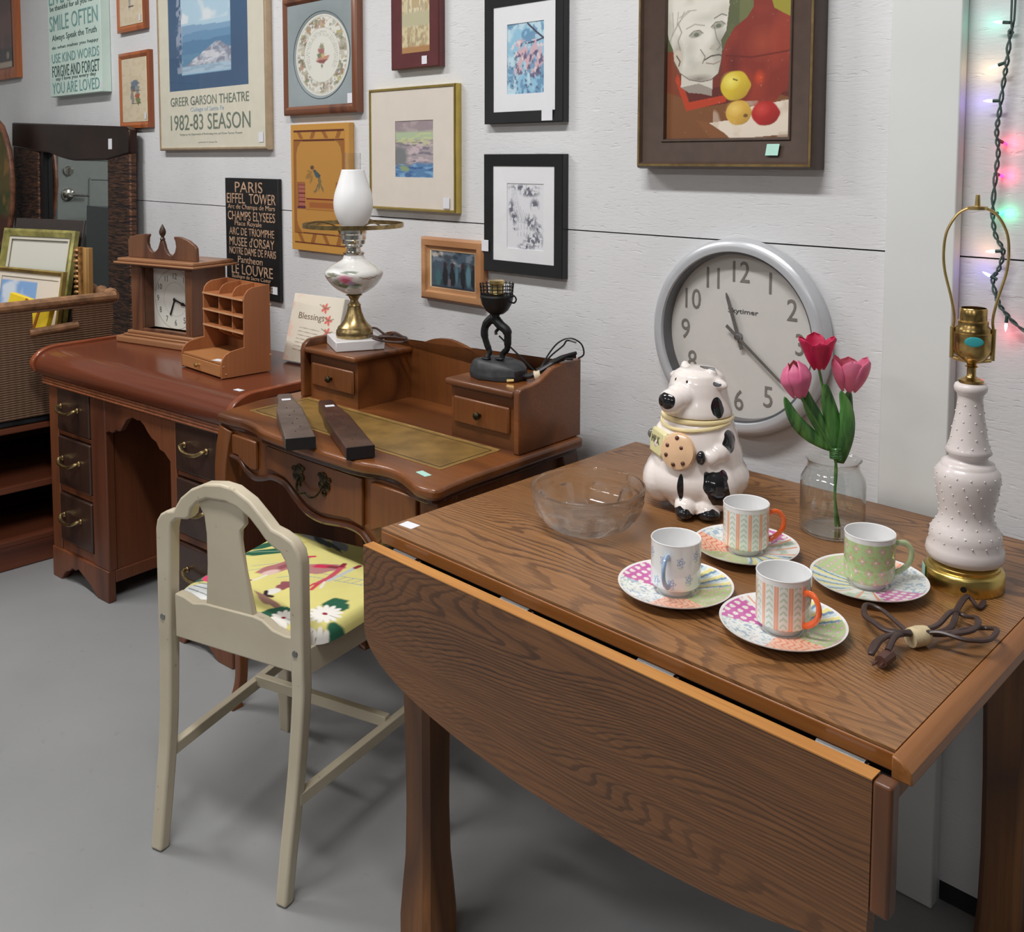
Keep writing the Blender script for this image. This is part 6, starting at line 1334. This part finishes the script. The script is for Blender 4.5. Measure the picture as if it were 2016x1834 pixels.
m = MB(); m.M = Matrix.Translation((.122,-.0385,.040)) @ Matrix.Rotation(R(-16), 4, 'X'); m.box(-.014,.014,-.0006,.0006,-.012,.012); obj('price_sticker', m, MINTSTICK, t)

# ------------------------------------------------------------------ wall clock
t = thing('wall_clock', 'large round silver wall clock hanging above the oak table', 'clock', (-1.068, 0, 1.020))
SILV = plain('silver_plastic', (200,202,206), .32, .3, var=.02, coat=.2)
m = MB(); m.M = Matrix.Rotation(R(90), 4, 'X')
m.lathe([(.196,.001),(.206,.004),(.2075,.012),(.2075,.026),(.204,.036),(.198,.041),(.190,.0425),(.1815,.041),(.1795,.034),(.1765,.014),(.1755,.008)], 96, cap=False); obj('rim', m, SILV, t, ang=30)
m = MB(); m.M = Matrix.Rotation(R(90), 4, 'X'); m.lathe([(.1795,.034),(.1750,.033),(.1745,.010),(.1755,.008)], 96, cap=False); obj('inner_ring', m, plain('dark_inner_ring', (104,106,110), .3, .4), t)
m = MB(); m.M = Matrix.Rotation(R(90), 4, 'X'); m.lathe([(.0,.0095),(.1755,.0095),(.1755,.004),(.0,.004)], 96, cap=False); obj('dial', m, plain('warm_grey_dial', (214,210,205), .55, var=.01), t)
GN = plain('grey_numeral', (128,122,116), .5)
ln = []
for h in range(1, 13):
    a = R(90-30*h); ln.append((str(h), .137*math.cos(a), .137*math.sin(a), None, .044))
lettering(ln, GN, t, 'numeral', y=-.0102, ext=.0003)
lettering([('Skytimer', .006, .052, .072, .013)], plain('dark_grey_logo', (96,92,90), .5), t, 'logo_lettering', y=-.0102, ext=.0003)
HG = plain('gunmetal_hand', (116,112,108), .4, .3)
def hand(ang, L1, L0, w, y, nm):
    m = MB(); m.M = Matrix.Rotation(-R(ang), 4, 'Y').inverted() @ Matrix.Identity(4); m.M = Matrix.Rotation(R(ang), 4, 'Y')
    m.prism([(-w,-L0),(w,-L0),(w*.8,L1*.9),(w*.3,L1),(-w*.3,L1),(-w*.8,L1*.9)], y-.0012, y, 'y'); return obj(nm, m, HG, t)
hand(-19, .095, .028, .0045, -.017, 'hour_hand'); hand(128, .138, .034, .0035, -.021, 'minute_hand')
m = MB(); m.M = Matrix.Rotation(R(90), 4, 'X'); m.lathe([(.007,.010),(.007,.023),(0,.025)], 20); obj('hand_hub', m, STEEL, t)
m = MB(); m.M = Matrix.Rotation(R(90), 4, 'X'); m.lathe([(0,.0335),(.179,.0335),(.179,.0350),(0,.0350)], 64, cap=False); obj('lens', m, PANE, t)
